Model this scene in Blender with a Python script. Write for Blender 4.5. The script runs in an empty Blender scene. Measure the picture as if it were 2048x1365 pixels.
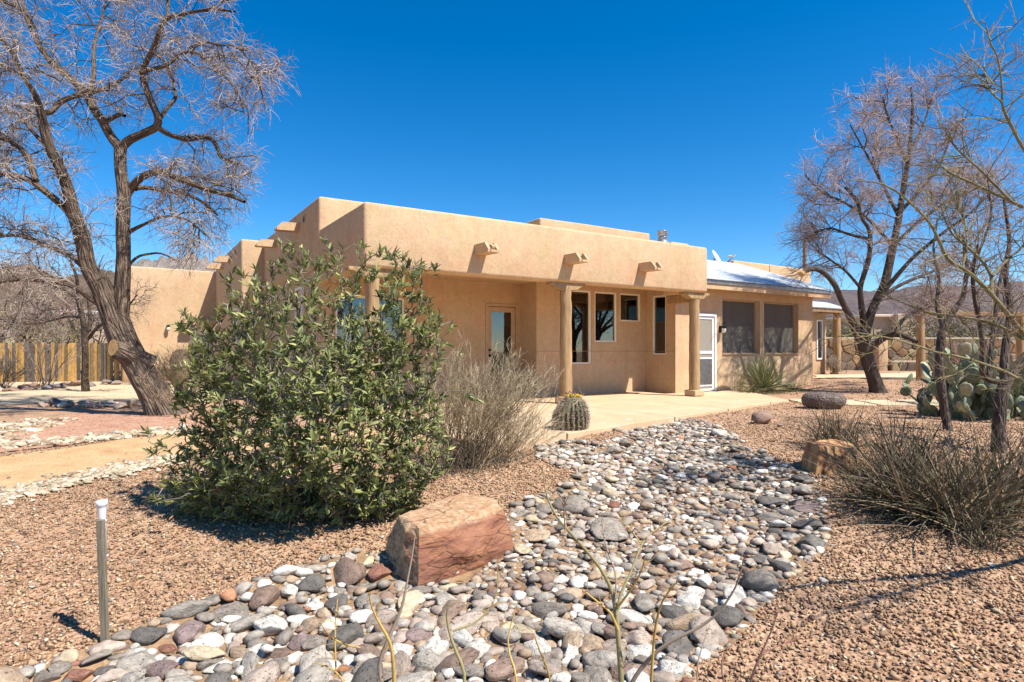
import bpy, bmesh, math, random
import numpy as np
from mathutils import Vector, Matrix

# ------------------------------------------------------------------ camera, light, exposure
SC = bpy.context.scene
COL = SC.collection
F, CX, HY, CAMZ = 1210.0, 1024.0, 702.0, 1.1      # focal length and horizon of the photograph in its own pixels
cam = bpy.data.cameras.new('camera')
cam.sensor_width = 36.0
cam.lens = 36.0 * F / 2048.0
cam.shift_y = (HY - 682.5) / 2048.0
cam.clip_start, cam.clip_end = 0.05, 20000.0
camo = bpy.data.objects.new('camera', cam)
COL.objects.link(camo)
camo.location = (0, 0, CAMZ)
camo.rotation_euler = (math.radians(90), 0, 0)
SC.camera = camo

SUN_EL = math.radians(55.0)
SUN_AZ = math.atan2(0.8527, -0.5223)               # clockwise from +Y
world = bpy.data.worlds.new('World')
SC.world = world
world.use_nodes = True
wn, wl = world.node_tree.nodes, world.node_tree.links
wn.clear()
sky = wn.new('ShaderNodeTexSky')
sky.sky_type = 'NISHITA'
sky.sun_disc = False
sky.sun_elevation = SUN_EL
sky.sun_rotation = SUN_AZ
sky.altitude = 1500.0
sky.air_density = 1.0
sky.dust_density = 0.15
sky.ozone_density = 3.0
hsv = wn.new('ShaderNodeHueSaturation')
hsv.inputs['Saturation'].default_value = 1.42
bg = wn.new('ShaderNodeBackground')
bg.inputs['Strength'].default_value = 0.110
wo = wn.new('ShaderNodeOutputWorld')
wl.new(sky.outputs[0], hsv.inputs['Color'])
wl.new(hsv.outputs[0], bg.inputs['Color'])
wl.new(bg.outputs[0], wo.inputs['Surface'])

sl = bpy.data.lights.new('sun', 'SUN')
sl.energy = 5.0
sl.angle = math.radians(0.53)
sl.color = (1.0, 0.955, 0.88)
so = bpy.data.objects.new('sun', sl)
COL.objects.link(so)
so.location = (20, -12, 30)
SDIR = Vector((-0.8527 * math.cos(SUN_EL), 0.5223 * math.cos(SUN_EL), -math.sin(SUN_EL)))
so.rotation_euler = SDIR.to_track_quat('-Z', 'Y').to_euler()

SC.view_settings.view_transform = 'Standard'
SC.view_settings.look = 'None'
SC.view_settings.exposure = 0.74
SC.view_settings.gamma = 1.0
SC.view_settings.use_curve_mapping = False
SC.cycles.max_bounces = 8
SC.cycles.diffuse_bounces = 4
SC.cycles.transparent_max_bounces = 16

rng = np.random.default_rng(11)
random.seed(11)

# ------------------------------------------------------------------ helpers
def S2L(r, g, b):
    f = lambda c: (c / 255 / 12.92) if c / 255 <= 0.04045 else ((c / 255 + 0.055) / 1.055) ** 2.4
    return (f(r), f(g), f(b), 1.0)

def P(px, py, Y):
    """the point at depth Y that the photograph shows at this pixel"""
    return np.array(((px - CX) / F * Y, Y, CAMZ - (py - HY) / F * Y))

HU = np.array((0.8443, 0.5360)); HV = np.array((-0.5360, 0.8443)); H0 = np.array((-2.476, 10.12))
def H(s, t, z):
    """house coordinates: s along the front, t to the back, z up"""
    q = H0 + s * HU + t * HV
    return (q[0], q[1], z)

def tag(o, label=None, cat=None, group=None, kind=None):
    if label: o['label'] = label
    if cat: o['category'] = cat
    if group: o['group'] = group
    if kind: o['kind'] = kind
    return o

def empty(name, loc, label=None, cat=None, group=None, rz=0.0):
    o = bpy.data.objects.new(name, None)
    COL.objects.link(o)
    o.location = loc
    o.rotation_euler = (0, 0, rz)
    o.empty_display_size = 0.2
    return tag(o, label, cat, group)

def link(name, me, parent=None):
    o = bpy.data.objects.new(name, me)
    COL.objects.link(o)
    if parent is not None:
        o.parent = parent
        o.matrix_parent_inverse = pinv(parent)
    return o

def pinv(p):
    # parents never move after creation: invert their own (chain of) location and z rotation
    m = Matrix.LocRotScale(p.location, p.rotation_euler, p.scale)
    q = p
    while q.parent is not None:
        m = Matrix.LocRotScale(q.parent.location, q.parent.rotation_euler, q.parent.scale) @ q.matrix_parent_inverse @ m
        q = q.parent
    return m.inverted()

def new_mesh(name, V, Fc, mat, smooth=False, col=None, vec=None):
    """V (n,3); Fc (m,k) array or list of polygons; col (n,3|4) and vec (n,3): point attributes"""
    me = bpy.data.meshes.new(name)
    V = np.asarray(V, dtype=np.float32)
    if isinstance(Fc, np.ndarray):
        m, k = Fc.shape
        me.vertices.add(len(V)); me.vertices.foreach_set('co', V.ravel())
        me.loops.add(m * k); me.loops.foreach_set('vertex_index', Fc.astype(np.int32).ravel())
        me.polygons.add(m)
        me.polygons.foreach_set('loop_start', np.arange(0, m * k, k, dtype=np.int32))
        me.polygons.foreach_set('loop_total', np.full(m, k, dtype=np.int32))
        me.update(calc_edges=True)
    else:
        me.from_pydata([tuple(map(float, v)) for v in V], [], [tuple(map(int, f)) for f in Fc])
    if smooth:
        me.polygons.foreach_set('use_smooth', np.ones(len(me.polygons), dtype=bool))
    if col is not None:
        c = np.ones((len(V), 4), dtype=np.float32); c[:, :np.shape(col)[1]] = col
        a = me.attributes.new('col', 'FLOAT_COLOR', 'POINT'); a.data.foreach_set('color', c.ravel())
    if vec is not None:
        a = me.attributes.new('along', 'FLOAT_VECTOR', 'POINT'); a.data.foreach_set('vector', np.asarray(vec, dtype=np.float32).ravel())
    if mat is not None:
        me.materials.append(mat)
    return me

def mesh_obj(name, V, Fc, mat, parent=None, smooth=False, col=None, vec=None):
    return link(name, new_mesh(name, V, Fc, mat, smooth, col, vec), parent)

CUBE_F = [(0, 3, 2, 1), (4, 5, 6, 7), (0, 1, 5, 4), (1, 2, 6, 5), (2, 3, 7, 6), (3, 0, 4, 7)]
def bevel_mesh(me, w, seg=1):
    bm = bmesh.new(); bm.from_mesh(me)
    bmesh.ops.recalc_face_normals(bm, faces=bm.faces[:])
    if w > 0:
        bmesh.ops.bevel(bm, geom=bm.edges[:], offset=w, segments=seg, affect='EDGES', profile=0.5, clamp_overlap=True)
    if seg > 1:
        for f in bm.faces: f.smooth = True
    bm.to_mesh(me); bm.free()
    return me

def hbox(name, s0, s1, t0, t1, z0, z1, mat, parent=None, bev=0.0, seg=1):
    """a box in house coordinates"""
    V = [H(s0, t0, z0), H(s1, t0, z0), H(s1, t1, z0), H(s0, t1, z0), H(s0, t0, z1), H(s1, t0, z1), H(s1, t1, z1), H(s0, t1, z1)]
    me = new_mesh(name, V, CUBE_F, mat)
    bevel_mesh(me, bev, seg)
    return link(name, me, parent)

def wbox(name, c, size, mat, parent=None, bev=0.0, rz=0.0, seg=1):
    cx, cy, cz = c; hx, hy, hz = size[0] / 2, size[1] / 2, size[2] / 2
    V = []
    for z in (-hz, hz):
        for x, y in ((-hx, -hy), (hx, -hy), (hx, hy), (-hx, hy)):
            V.append((cx + x * math.cos(rz) - y * math.sin(rz), cy + x * math.sin(rz) + y * math.cos(rz), cz + z))
    me = new_mesh(name, V, CUBE_F, mat)
    bevel_mesh(me, bev, seg)
    return link(name, me, parent)

def unit(a):
    return a / np.maximum(np.linalg.norm(a, axis=-1, keepdims=True), 1e-9)

def tubes(Pts, R, sides=4, cap=False):
    """Pts (M,K,3), R (M,K): M tapering tubes of K rings -> V, quads, along-vectors"""
    Pts = np.asarray(Pts, float); R = np.asarray(R, float)
    M, K, _ = Pts.shape
    T = np.empty_like(Pts)
    T[:, 1:-1] = Pts[:, 2:] - Pts[:, :-2]; T[:, 0] = Pts[:, 1] - Pts[:, 0]; T[:, -1] = Pts[:, -1] - Pts[:, -2]
    T = unit(T)
    ref = np.zeros((M, 1, 3)); mean = unit(T.mean(axis=1))
    pick = np.argmin(np.abs(mean), axis=1); ref[np.arange(M), 0, pick] = 1.0
    A = unit(np.cross(T, np.broadcast_to(ref, T.shape))); B = np.cross(T, A)
    ang = np.arange(sides) / sides * 2 * np.pi
    ring = A[:, :, None, :] * np.cos(ang)[None, None, :, None] + B[:, :, None, :] * np.sin(ang)[None, None, :, None]
    V = Pts[:, :, None, :] + ring * R[:, :, None, None]
    L = np.concatenate([np.zeros((M, 1)), np.cumsum(np.linalg.norm(np.diff(Pts, axis=1), axis=2), axis=1)], axis=1)
    al = np.empty(V.shape)
    al[..., 0] = np.cos(ang)[None, None, :]; al[..., 1] = np.sin(ang)[None, None, :]; al[..., 2] = L[:, :, None]
    al[..., :2] *= R[:, :1, None, None] + 0.0
    idx = np.arange(M * K * sides).reshape(M, K, sides)
    a = idx[:, :-1, :]; b = np.roll(idx, -1, axis=2)[:, :-1, :]; c = np.roll(idx, -1, axis=2)[:, 1:, :]; d = idx[:, 1:, :]
    Fq = np.stack([a, b, c, d], axis=-1).reshape(-1, 4)
    return V.reshape(-1, 3), Fq, al.reshape(-1, 3)

class Bag:
    """collects arrays of equal-sided faces for one mesh"""
    def __init__(self): self.V = []; self.F = []; self.A = []; self.C = []; self.n = 0
    def add(self, V, Fq, A=None, C=None):
        self.V.append(V); self.F.append(Fq + self.n); self.n += len(V)
        if A is not None: self.A.append(A)
        if C is not None: self.C.append(np.broadcast_to(C, (len(V), 3)) if np.ndim(C) == 1 else C)
    def obj(self, name, mat, parent=None, smooth=False):
        return mesh_obj(name, np.concatenate(self.V), np.concatenate(self.F), mat, parent, smooth,
                        np.concatenate(self.C) if self.C else None, np.concatenate(self.A) if self.A else None)

def resample(pts, K):
    pts = np.asarray(pts, float)
    # smooth (Catmull-Rom like) resampling of a polyline with extra columns
    d = np.concatenate([[0], np.cumsum(np.linalg.norm(np.diff(pts[:, :3], axis=0), axis=1))])
    u = np.linspace(0, d[-1], K)
    out = np.stack([np.interp(u, d, pts[:, i]) for i in range(pts.shape[1])], axis=1)
    if K > 4:
        sm = out.copy(); sm[1:-1] = 0.25 * out[:-2] + 0.5 * out[1:-1] + 0.25 * out[2:]; out = sm
    return out

def spawn(parents, n, length, K=6, t0=0.25, along=0.6, up=0.0, wig=0.25, grav=0.0, t1=1.0, center=None, outward=0.0):
    """n children for each parent polyline (M,K0,3); returns (M*n,K,3)"""
    M, K0, _ = parents.shape
    t = rng.uniform(t0, t1, (M, n)) * (K0 - 1.0001)
    i = t.astype(int); f = (t - i)[..., None]
    m = np.arange(M)[:, None]
    base = parents[m, i] * (1 - f) + parents[m, i + 1] * f
    tan = unit(parents[m, i + 1] - parents[m, i])
    base = base.reshape(-1, 3); tan = tan.reshape(-1, 3)
    N = len(base)
    d = tan * along + unit(rng.normal(size=(N, 3))) * (1 - along * 0.4)
    d[:, 2] += up
    if center is not None:
        d += unit(base - np.asarray(center)) * outward
    d = unit(d)
    Ls = rng.uniform(length[0], length[1], N) * (1.0 - 0.35 * (t.reshape(-1) / K0))
    out = np.empty((N, K, 3)); out[:, 0] = base
    for k in range(1, K):
        out[:, k] = out[:, k - 1] + d * (Ls / (K - 1))[:, None]
        d = d + rng.normal(size=(N, 3)) * wig
        d[:, 2] += grav
        d = unit(d)
    return out

def taper(N, K, r0, r1):
    r0 = np.broadcast_to(np.asarray(r0, float), (N,))
    return r0[:, None] * np.linspace(1, r1, K)[None, :]

def fbm2(x, y, seed=0, octaves=4, scale=1.0):
    """cheap smooth value noise, vectorised, about -1..1"""
    out = np.zeros(np.shape(x)); amp = 0.5; fr = scale
    for o in range(octaves):
        xx = np.asarray(x) * fr + 17.3 * o + seed * 3.1; yy = np.asarray(y) * fr - 9.7 * o + seed * 7.7
        xi = np.floor(xx).astype(np.int64); yi = np.floor(yy).astype(np.int64)
        xf = xx - xi; yf = yy - yi
        xf = xf * xf * (3 - 2 * xf); yf = yf * yf * (3 - 2 * yf)
        def h(a, b):
            v = (a * 374761393 + b * 668265263 + (seed + o) * 974634541) & 0xffffffff
            v = ((v ^ (v >> 13)) * 1274126177) & 0xffffffff
            v = v ^ (v >> 16)
            return (v & 0xffff) / 32767.5 - 1
        out += amp * ((h(xi, yi) * (1 - xf) + h(xi + 1, yi) * xf) * (1 - yf) + (h(xi, yi + 1) * (1 - xf) + h(xi + 1, yi + 1) * xf) * yf)
        amp *= 0.5; fr *= 2.0
    return out

def fbm3(p, seed=0, octaves=3, scale=1.0):
    return (fbm2(p[:, 0] + 0.7 * p[:, 2], p[:, 1] - 0.4 * p[:, 2], seed, octaves, scale)
            + fbm2(p[:, 1] + 5.1, p[:, 2] + 0.3 * p[:, 0], seed + 5, octaves, scale)
            + fbm2(p[:, 2] - 3.3, p[:, 0] - 0.6 * p[:, 1], seed + 9, octaves, scale)) / 1.7

# ------------------------------------------------------------------ materials
class Mat:
    def __init__(self, name):
        self.m = bpy.data.materials.new(name); self.m.use_nodes = True
        self.nt = self.m.node_tree; self.b = self.nt.nodes['Principled BSDF']; self.out = self.nt.nodes['Material Output']
        self.b.inputs['Roughness'].default_value = 0.85
        self.b.inputs['Specular IOR Level'].default_value = 0.25
    def n(self, t, **kw):
        x = self.nt.nodes.new(t)
        for k, v in kw.items():
            if k in x.inputs.keys(): x.inputs[k].default_value = v
            else: setattr(x, k, v)
        return x
    def l(self, a, b): self.nt.links.new(a, b)
    def coord(self, kind='Object', scale=None):
        tc = self.n('ShaderNodeTexCoord'); o = tc.outputs[kind]
        if scale is not None:
            mp = self.n('ShaderNodeMapping'); mp.inputs['Scale'].default_value = scale
            self.l(o, mp.inputs['Vector']); o = mp.outputs[0]
        return o
    def attr(self, name, out='Vector'):
        a = self.n('ShaderNodeAttribute'); a.attribute_name = name; return a.outputs[out]
    def noise(self, vec, scale, detail=4, rough=0.6):
        x = self.n('ShaderNodeTexNoise'); x.inputs['Scale'].default_value = scale; x.inputs['Detail'].default_value = detail; x.inputs['Roughness'].default_value = rough
        if vec is not None: self.l(vec, x.inputs['Vector'])
        return x
    def voro(self, vec, scale, feature='F1'):
        x = self.n('ShaderNodeTexVoronoi'); x.feature = feature; x.inputs['Scale'].default_value = scale
        if vec is not None: self.l(vec, x.inputs['Vector'])
        return x
    def ramp(self, fac, stops, interp='LINEAR'):
        x = self.n('ShaderNodeValToRGB'); cr = x.color_ramp; cr.interpolation = interp
        while len(cr.elements) < len(stops): cr.elements.new(0.5)
        for e, (p, c) in zip(cr.elements, stops):
            e.position = p; e.color = c if len(c) == 4 else (*c, 1)
        self.l(fac, x.inputs['Fac']); return x.outputs['Color']
    def mix(self, fac, a, b, mode='MIX'):
        x = self.n('ShaderNodeMix'); x.data_type = 'RGBA'; x.blend_type = mode
        ia, ib = x.inputs[6], x.inputs[7]
        for s, v in ((x.inputs[0], fac), (ia, a), (ib, b)):
            if hasattr(v, 'links'): self.l(v, s)
            else: s.default_value = v
        return x.outputs[2]
    def bump(self, h, strength=0.4, dist=0.02, normal=None):
        x = self.n('ShaderNodeBump'); x.inputs['Strength'].default_value = strength; x.inputs['Distance'].default_value = dist
        self.l(h, x.inputs['Height'])
        if normal is not None: self.l(normal, x.inputs['Normal'])
        return x.outputs[0]
    def base(self, c):
        if hasattr(c, 'links'): self.l(c, self.b.inputs['Base Color'])
        else: self.b.inputs['Base Color'].default_value = c
    def normal(self, n): self.l(n, self.b.inputs['Normal'])

def c3(r, g, b): return (r, g, b, 1.0)
G1 = c3(1, 1, 1); G0 = c3(0, 0, 0)

def m_plain(name, col, rough=0.7, metal=0.0, var=0.0, scale=6.0, bump=0.0, bscale=40.0, spec=0.25):
    M = Mat(name); v = M.coord('Object')
    M.b.inputs['Roughness'].default_value = rough; M.b.inputs['Metallic'].default_value = metal
    M.b.inputs['Specular IOR Level'].default_value = spec
    if var > 0:
        n = M.noise(v, scale, 5)
        lo = tuple(x * (1 - var) for x in col[:3]); hi = tuple(min(1, x * (1 + var)) for x in col[:3])
        M.base(M.ramp(n.outputs['Fac'], [(0.3, lo), (0.7, hi)]))
    else: M.base(col)
    if bump > 0:
        M.normal(M.bump(M.noise(v, bscale, 4).outputs['Fac'], bump, 0.01))
    return M.m

def m_stucco():
    M = Mat('stucco'); v = M.coord('Object')
    big = M.noise(v, 0.9, 5, 0.62); mid = M.noise(v, 5.0, 6, 0.7)
    c = M.ramp(big.outputs['Fac'], [(0.28, (0.51, 0.335, 0.185)), (0.5, (0.585, 0.40, 0.24)), (0.72, (0.64, 0.455, 0.295))])
    c = M.mix(0.45, c, M.ramp(mid.outputs['Fac'], [(0.3, (0.48, 0.32, 0.185)), (0.7, (0.66, 0.47, 0.295))]))
    tint = M.noise(v, 2.3, 4, 0.7)
    c = M.mix(1.0, c, M.ramp(tint.outputs['Fac'], [(0.3, (1.06, 0.94, 0.93)), (0.5, (1, 1, 1)), (0.7, (0.97, 1.03, 0.93))]), 'MULTIPLY')
    spk = M.noise(v, 26, 5, 0.75)
    c = M.mix(1.0, c, M.ramp(spk.outputs['Fac'], [(0.3, (0.80, 0.78, 0.76)), (0.55, (1, 1, 1)), (0.75, (1.10, 1.10, 1.10))]), 'MULTIPLY')
    # rain streaks and dusty stains of the plaster
    st = M.noise(M.coord('Object', (3.2, 3.2, 0.22)), 1.6, 5, 0.7)
    c = M.mix(M.ramp(st.outputs['Fac'], [(0.52, G0), (0.78, (0.6, 0.6, 0.6))]), c, (0.43, 0.285, 0.185, 1))
    ck = M.voro(v, 0.55, 'DISTANCE_TO_EDGE'); wob = M.noise(v, 3.0, 4)
    c = M.mix(M.ramp(ck.outputs['Distance'], [(0.0, (0.12, 0.12, 0.12)), (0.005, G0)]), c, (0.25, 0.16, 0.10, 1))
    M.base(c); M.b.inputs['Roughness'].default_value = 0.93; M.b.inputs['Specular IOR Level'].default_value = 0.1
    f = M.noise(v, 55, 4, 0.7); g = M.noise(v, 9, 3)
    M.normal(M.bump(g.outputs['Fac'], 0.35, 0.02, M.bump(f.outputs['Fac'], 0.6, 0.006)))
    return M.m

def m_bark(name, dark, light, scale=18.0, strength=0.9, zs=0.22, dist=0.03):
    M = Mat(name); a = M.attr('along')
    mp = M.n('ShaderNodeMapping'); mp.inputs['Scale'].default_value = (1, 1, zs); M.l(a, mp.inputs['Vector'])
    n = M.noise(mp.outputs[0], scale, 7, 0.68); n2 = M.noise(M.coord('Object'), 2.5, 4)
    vv = M.voro(mp.outputs[0], scale * 1.3, 'DISTANCE_TO_EDGE')
    c = M.ramp(n.outputs['Fac'], [(0.34, dark), (0.52, tuple(0.5 * (x + y) for x, y in zip(dark, light))), (0.68, light)])
    c = M.mix(M.ramp(n2.outputs['Fac'], [(0.4, G0), (0.7, (0.6, 0.6, 0.6))]), c, (*light, 1))
    M.base(c)
    h = M.mix(0.5, n.outputs['Color'], M.ramp(vv.outputs['Distance'], [(0.0, G0), (0.25, G1)]))
    M.normal(M.bump(h, strength, dist))
    return M.m

def m_attrcol(name, rough=0.8, var=0.25, nscale=12.0, bump=0.0, bscale=60.0, spec=0.25, trans=0.0, bdist=0.01, source='col', pits=0.0):
    """colour from a point attribute (or the object's own colour), with grain"""
    M = Mat(name); v = M.coord('Object')
    if source == 'object':
        oi = M.n('ShaderNodeObjectInfo'); c = oi.outputs['Color']
        ad = M.n('ShaderNodeVectorMath', operation='ADD'); M.l(v, ad.inputs[0])
        sc = M.n('ShaderNodeVectorMath', operation='SCALE'); M.l(oi.outputs['Location'], sc.inputs[0]); sc.inputs['Scale'].default_value = 3.7
        M.l(sc.outputs[0], ad.inputs[1]); v = ad.outputs[0]
    else: c = M.attr(source, 'Color')
    n = M.noise(v, nscale, 5, 0.65)
    k = M.ramp(n.outputs['Fac'], [(0.3, (1 - var,) * 3), (0.7, (1 + var * 0.6,) * 3)])
    c = M.mix(1.0, c, k, 'MULTIPLY')
    M.b.inputs['Roughness'].default_value = rough; M.b.inputs['Specular IOR Level'].default_value = spec
    nn = None
    if bump > 0:
        nn = M.bump(M.noise(v, bscale, 4, 0.7).outputs['Fac'], bump, bdist)
    if pits > 0:
        vo = M.voro(v, bscale * 0.8); rr = M.ramp(vo.outputs['Distance'], [(0.12, G0), (0.34, G1)])
        gate = M.ramp(M.noise(v, 3.0, 2).outputs['Fac'], [(0.42, G1), (0.58, G0)])
        rr = M.mix(gate, G1, rr)
        nn = M.bump(rr, pits, 0.008, nn)
        c = M.mix(1.0, c, M.ramp(rr, [(0.0, (0.55, 0.52, 0.5)), (1.0, G1)]), 'MULTIPLY')
    M.base(c)
    if nn is not None: M.normal(nn)
    if trans > 0:
        tr = M.n('ShaderNodeBsdfTranslucent'); M.l(c, tr.inputs['Color'])
        mx = M.n('ShaderNodeMixShader'); mx.inputs[0].default_value = trans
        M.l(M.b.outputs[0], mx.inputs[1]); M.l(tr.outputs[0], mx.inputs[2]); M.l(mx.outputs[0], M.out.inputs['Surface'])
    return M.m

def m_ground():
    M = Mat('gravel_ground'); v = M.coord('Object')
    vo = M.voro(v, 34.0); vo2 = M.voro(v, 60.0)
    g = M.ramp(vo.outputs['Color'], [(0.0, (0.20, 0.11, 0.062)), (0.35, (0.35, 0.205, 0.12)), (0.65, (0.46, 0.29, 0.175)), (0.9, (0.38, 0.20, 0.12)), (1.0, (0.66, 0.52, 0.38))])
    g2 = M.ramp(vo2.outputs['Color'], [(0.0, (0.26, 0.145, 0.085)), (0.5, (0.42, 0.255, 0.16)), (1.0, (0.55, 0.39, 0.26))])
    c = M.mix(0.4, g, g2)
    md = M.noise(v, 4.5, 6, 0.75)
    c = M.mix(1.0, c, M.ramp(md.outputs['Fac'], [(0.3, (0.6, 0.58, 0.56)), (0.5, (1, 1, 1)), (0.72, (1.3, 1.3, 1.3))]), 'MULTIPLY')
    big = M.noise(v, 0.55, 5)
    c = M.mix(M.ramp(big.outputs['Fac'], [(0.4, G0), (0.75, (0.5, 0.5, 0.5))]), c, (0.46, 0.315, 0.20, 1))
    M.base(c)
    M.normal(M.bump(vo.outputs['Distance'], 0.9, 0.02))
    M.b.inputs['Specular IOR Level'].default_value = 0.1; M.b.inputs['Roughness'].default_value = 0.95
    return M.m

def m_dirt(name, a, b, scale=3.0, fine=90.0, bump=0.5):
    M = Mat(name); v = M.coord('Object')
    n = M.noise(v, scale, 6, 0.65); f = M.noise(v, fine, 3, 0.7); vo = M.voro(v, fine * 0.7)
    c = M.ramp(n.outputs['Fac'], [(0.3, a), (0.7, b)])
    c = M.mix(0.55, c, M.mix(1.0, c, M.ramp(vo.outputs['Color'], [(0.0, (0.6, 0.58, 0.55)), (0.6, (1.0, 1.0, 1.0)), (1.0, (1.35, 1.35, 1.35))]), 'MULTIPLY'))
    M.base(c); M.normal(M.bump(f.outputs['Fac'], bump, 0.01)); M.b.inputs['Roughness'].default_value = 0.95; M.b.inputs['Specular IOR Level'].default_value = 0.1
    return M.m

def m_wood(name, dark, light, zs=0.12, scale=14.0, bump=0.5):
    M = Mat(name); v = M.coord('Object', (1, 1, zs))
    n = M.noise(v, scale, 6, 0.7); k = M.noise(M.coord('Object'), 2.0, 3)
    c = M.ramp(n.outputs['Fac'], [(0.3, dark), (0.68, light)])
    c = M.mix(M.ramp(k.outputs['Fac'], [(0.45, G0), (0.8, (0.55, 0.55, 0.55))]), c, (*[x * 0.7 for x in light], 1))
    M.base(c); M.normal(M.bump(n.outputs['Fac'], bump, 0.015))
    return M.m

def m_glass(name, tint=(0.35, 0.38, 0.40), gloss=0.16):
    M = Mat(name); nt = M.nt
    nt.nodes.remove(M.b)
    tr = M.n('ShaderNodeBsdfTransparent'); tr.inputs['Color'].default_value = (*tint, 1)
    gl = M.n('ShaderNodeBsdfGlossy'); gl.inputs['Roughness'].default_value = 0.015
    wav = M.noise(M.coord('Object'), 1.3, 2); bp = M.bump(wav.outputs['Fac'], 0.05, 0.02); M.l(bp, gl.inputs['Normal'])
    lw = M.n('ShaderNodeLayerWeight'); lw.inputs['Blend'].default_value = gloss
    ad = M.n('ShaderNodeMath', operation='MULTIPLY_ADD'); M.l(lw.outputs['Fresnel'], ad.inputs[0]); ad.inputs[1].default_value = 0.9; ad.inputs[2].default_value = gloss * 0.9
    mx = M.n('ShaderNodeMixShader'); M.l(ad.outputs[0], mx.inputs[0]); M.l(tr.outputs[0], mx.inputs[1]); M.l(gl.outputs[0], mx.inputs[2])
    M.l(mx.outputs[0], M.out.inputs['Surface'])
    return M.m

def m_screen(name, col, op):
    M = Mat(name); M.base(col); M.b.inputs['Roughness'].default_value = 0.6
    tr = M.n('ShaderNodeBsdfTransparent'); mx = M.n('ShaderNodeMixShader'); mx.inputs[0].default_value = op
    M.l(tr.outputs[0], mx.inputs[1]); M.l(M.b.outputs[0], mx.inputs[2]); M.l(mx.outputs[0], M.out.inputs['Surface'])
    return M.m

def m_concrete():
    M = Mat('stained_concrete'); v = M.coord('Object')
    n = M.noise(v, 0.8, 6, 0.65); f = M.noise(v, 14, 5, 0.7); s = M.noise(v, 2.6, 4, 0.7)
    c = M.ramp(n.outputs['Fac'], [(0.3, (0.52, 0.36, 0.205)), (0.55, (0.61, 0.445, 0.28)), (0.75, (0.67, 0.52, 0.36))])
    c = M.mix(0.3, c, M.ramp(f.outputs['Fac'], [(0.3, (0.42, 0.28, 0.16)), (0.7, (0.66, 0.49, 0.31))]))
    c = M.mix(M.ramp(s.outputs['Fac'], [(0.52, G0), (0.75, (0.6, 0.6, 0.6))]), c, (0.40, 0.265, 0.15, 1))
    ck = M.voro(v, 0.45, 'DISTANCE_TO_EDGE')
    c = M.mix(M.ramp(ck.outputs['Distance'], [(0.0, (0.3, 0.3, 0.3)), (0.006, G0)]), c, (0.24, 0.16, 0.10, 1))
    M.base(c); M.normal(M.bump(f.outputs['Fac'], 0.12, 0.01)); M.b.inputs['Roughness'].default_value = 0.7
    return M.m

def m_metalroof():
    M = Mat('corrugated_metal'); v = M.coord('Object')
    n = M.noise(v, 0.7, 5, 0.6); f = M.noise(M.coord('Object', (1, 1, 4)), 6, 5, 0.7)
    c = M.ramp(n.outputs['Fac'], [(0.35, (0.44, 0.47, 0.50)), (0.6, (0.60, 0.62, 0.63))])
    c = M.mix(0.35, c, M.ramp(f.outputs['Fac'], [(0.35, (0.40, 0.43, 0.46)), (0.7, (0.64, 0.65, 0.66))]))
    M.base(c); M.b.inputs['Metallic'].default_value = 0.0; M.b.inputs['Roughness'].default_value = 0.42; M.b.inputs['Specular IOR Level'].default_value = 0.5
    return M.m

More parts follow.
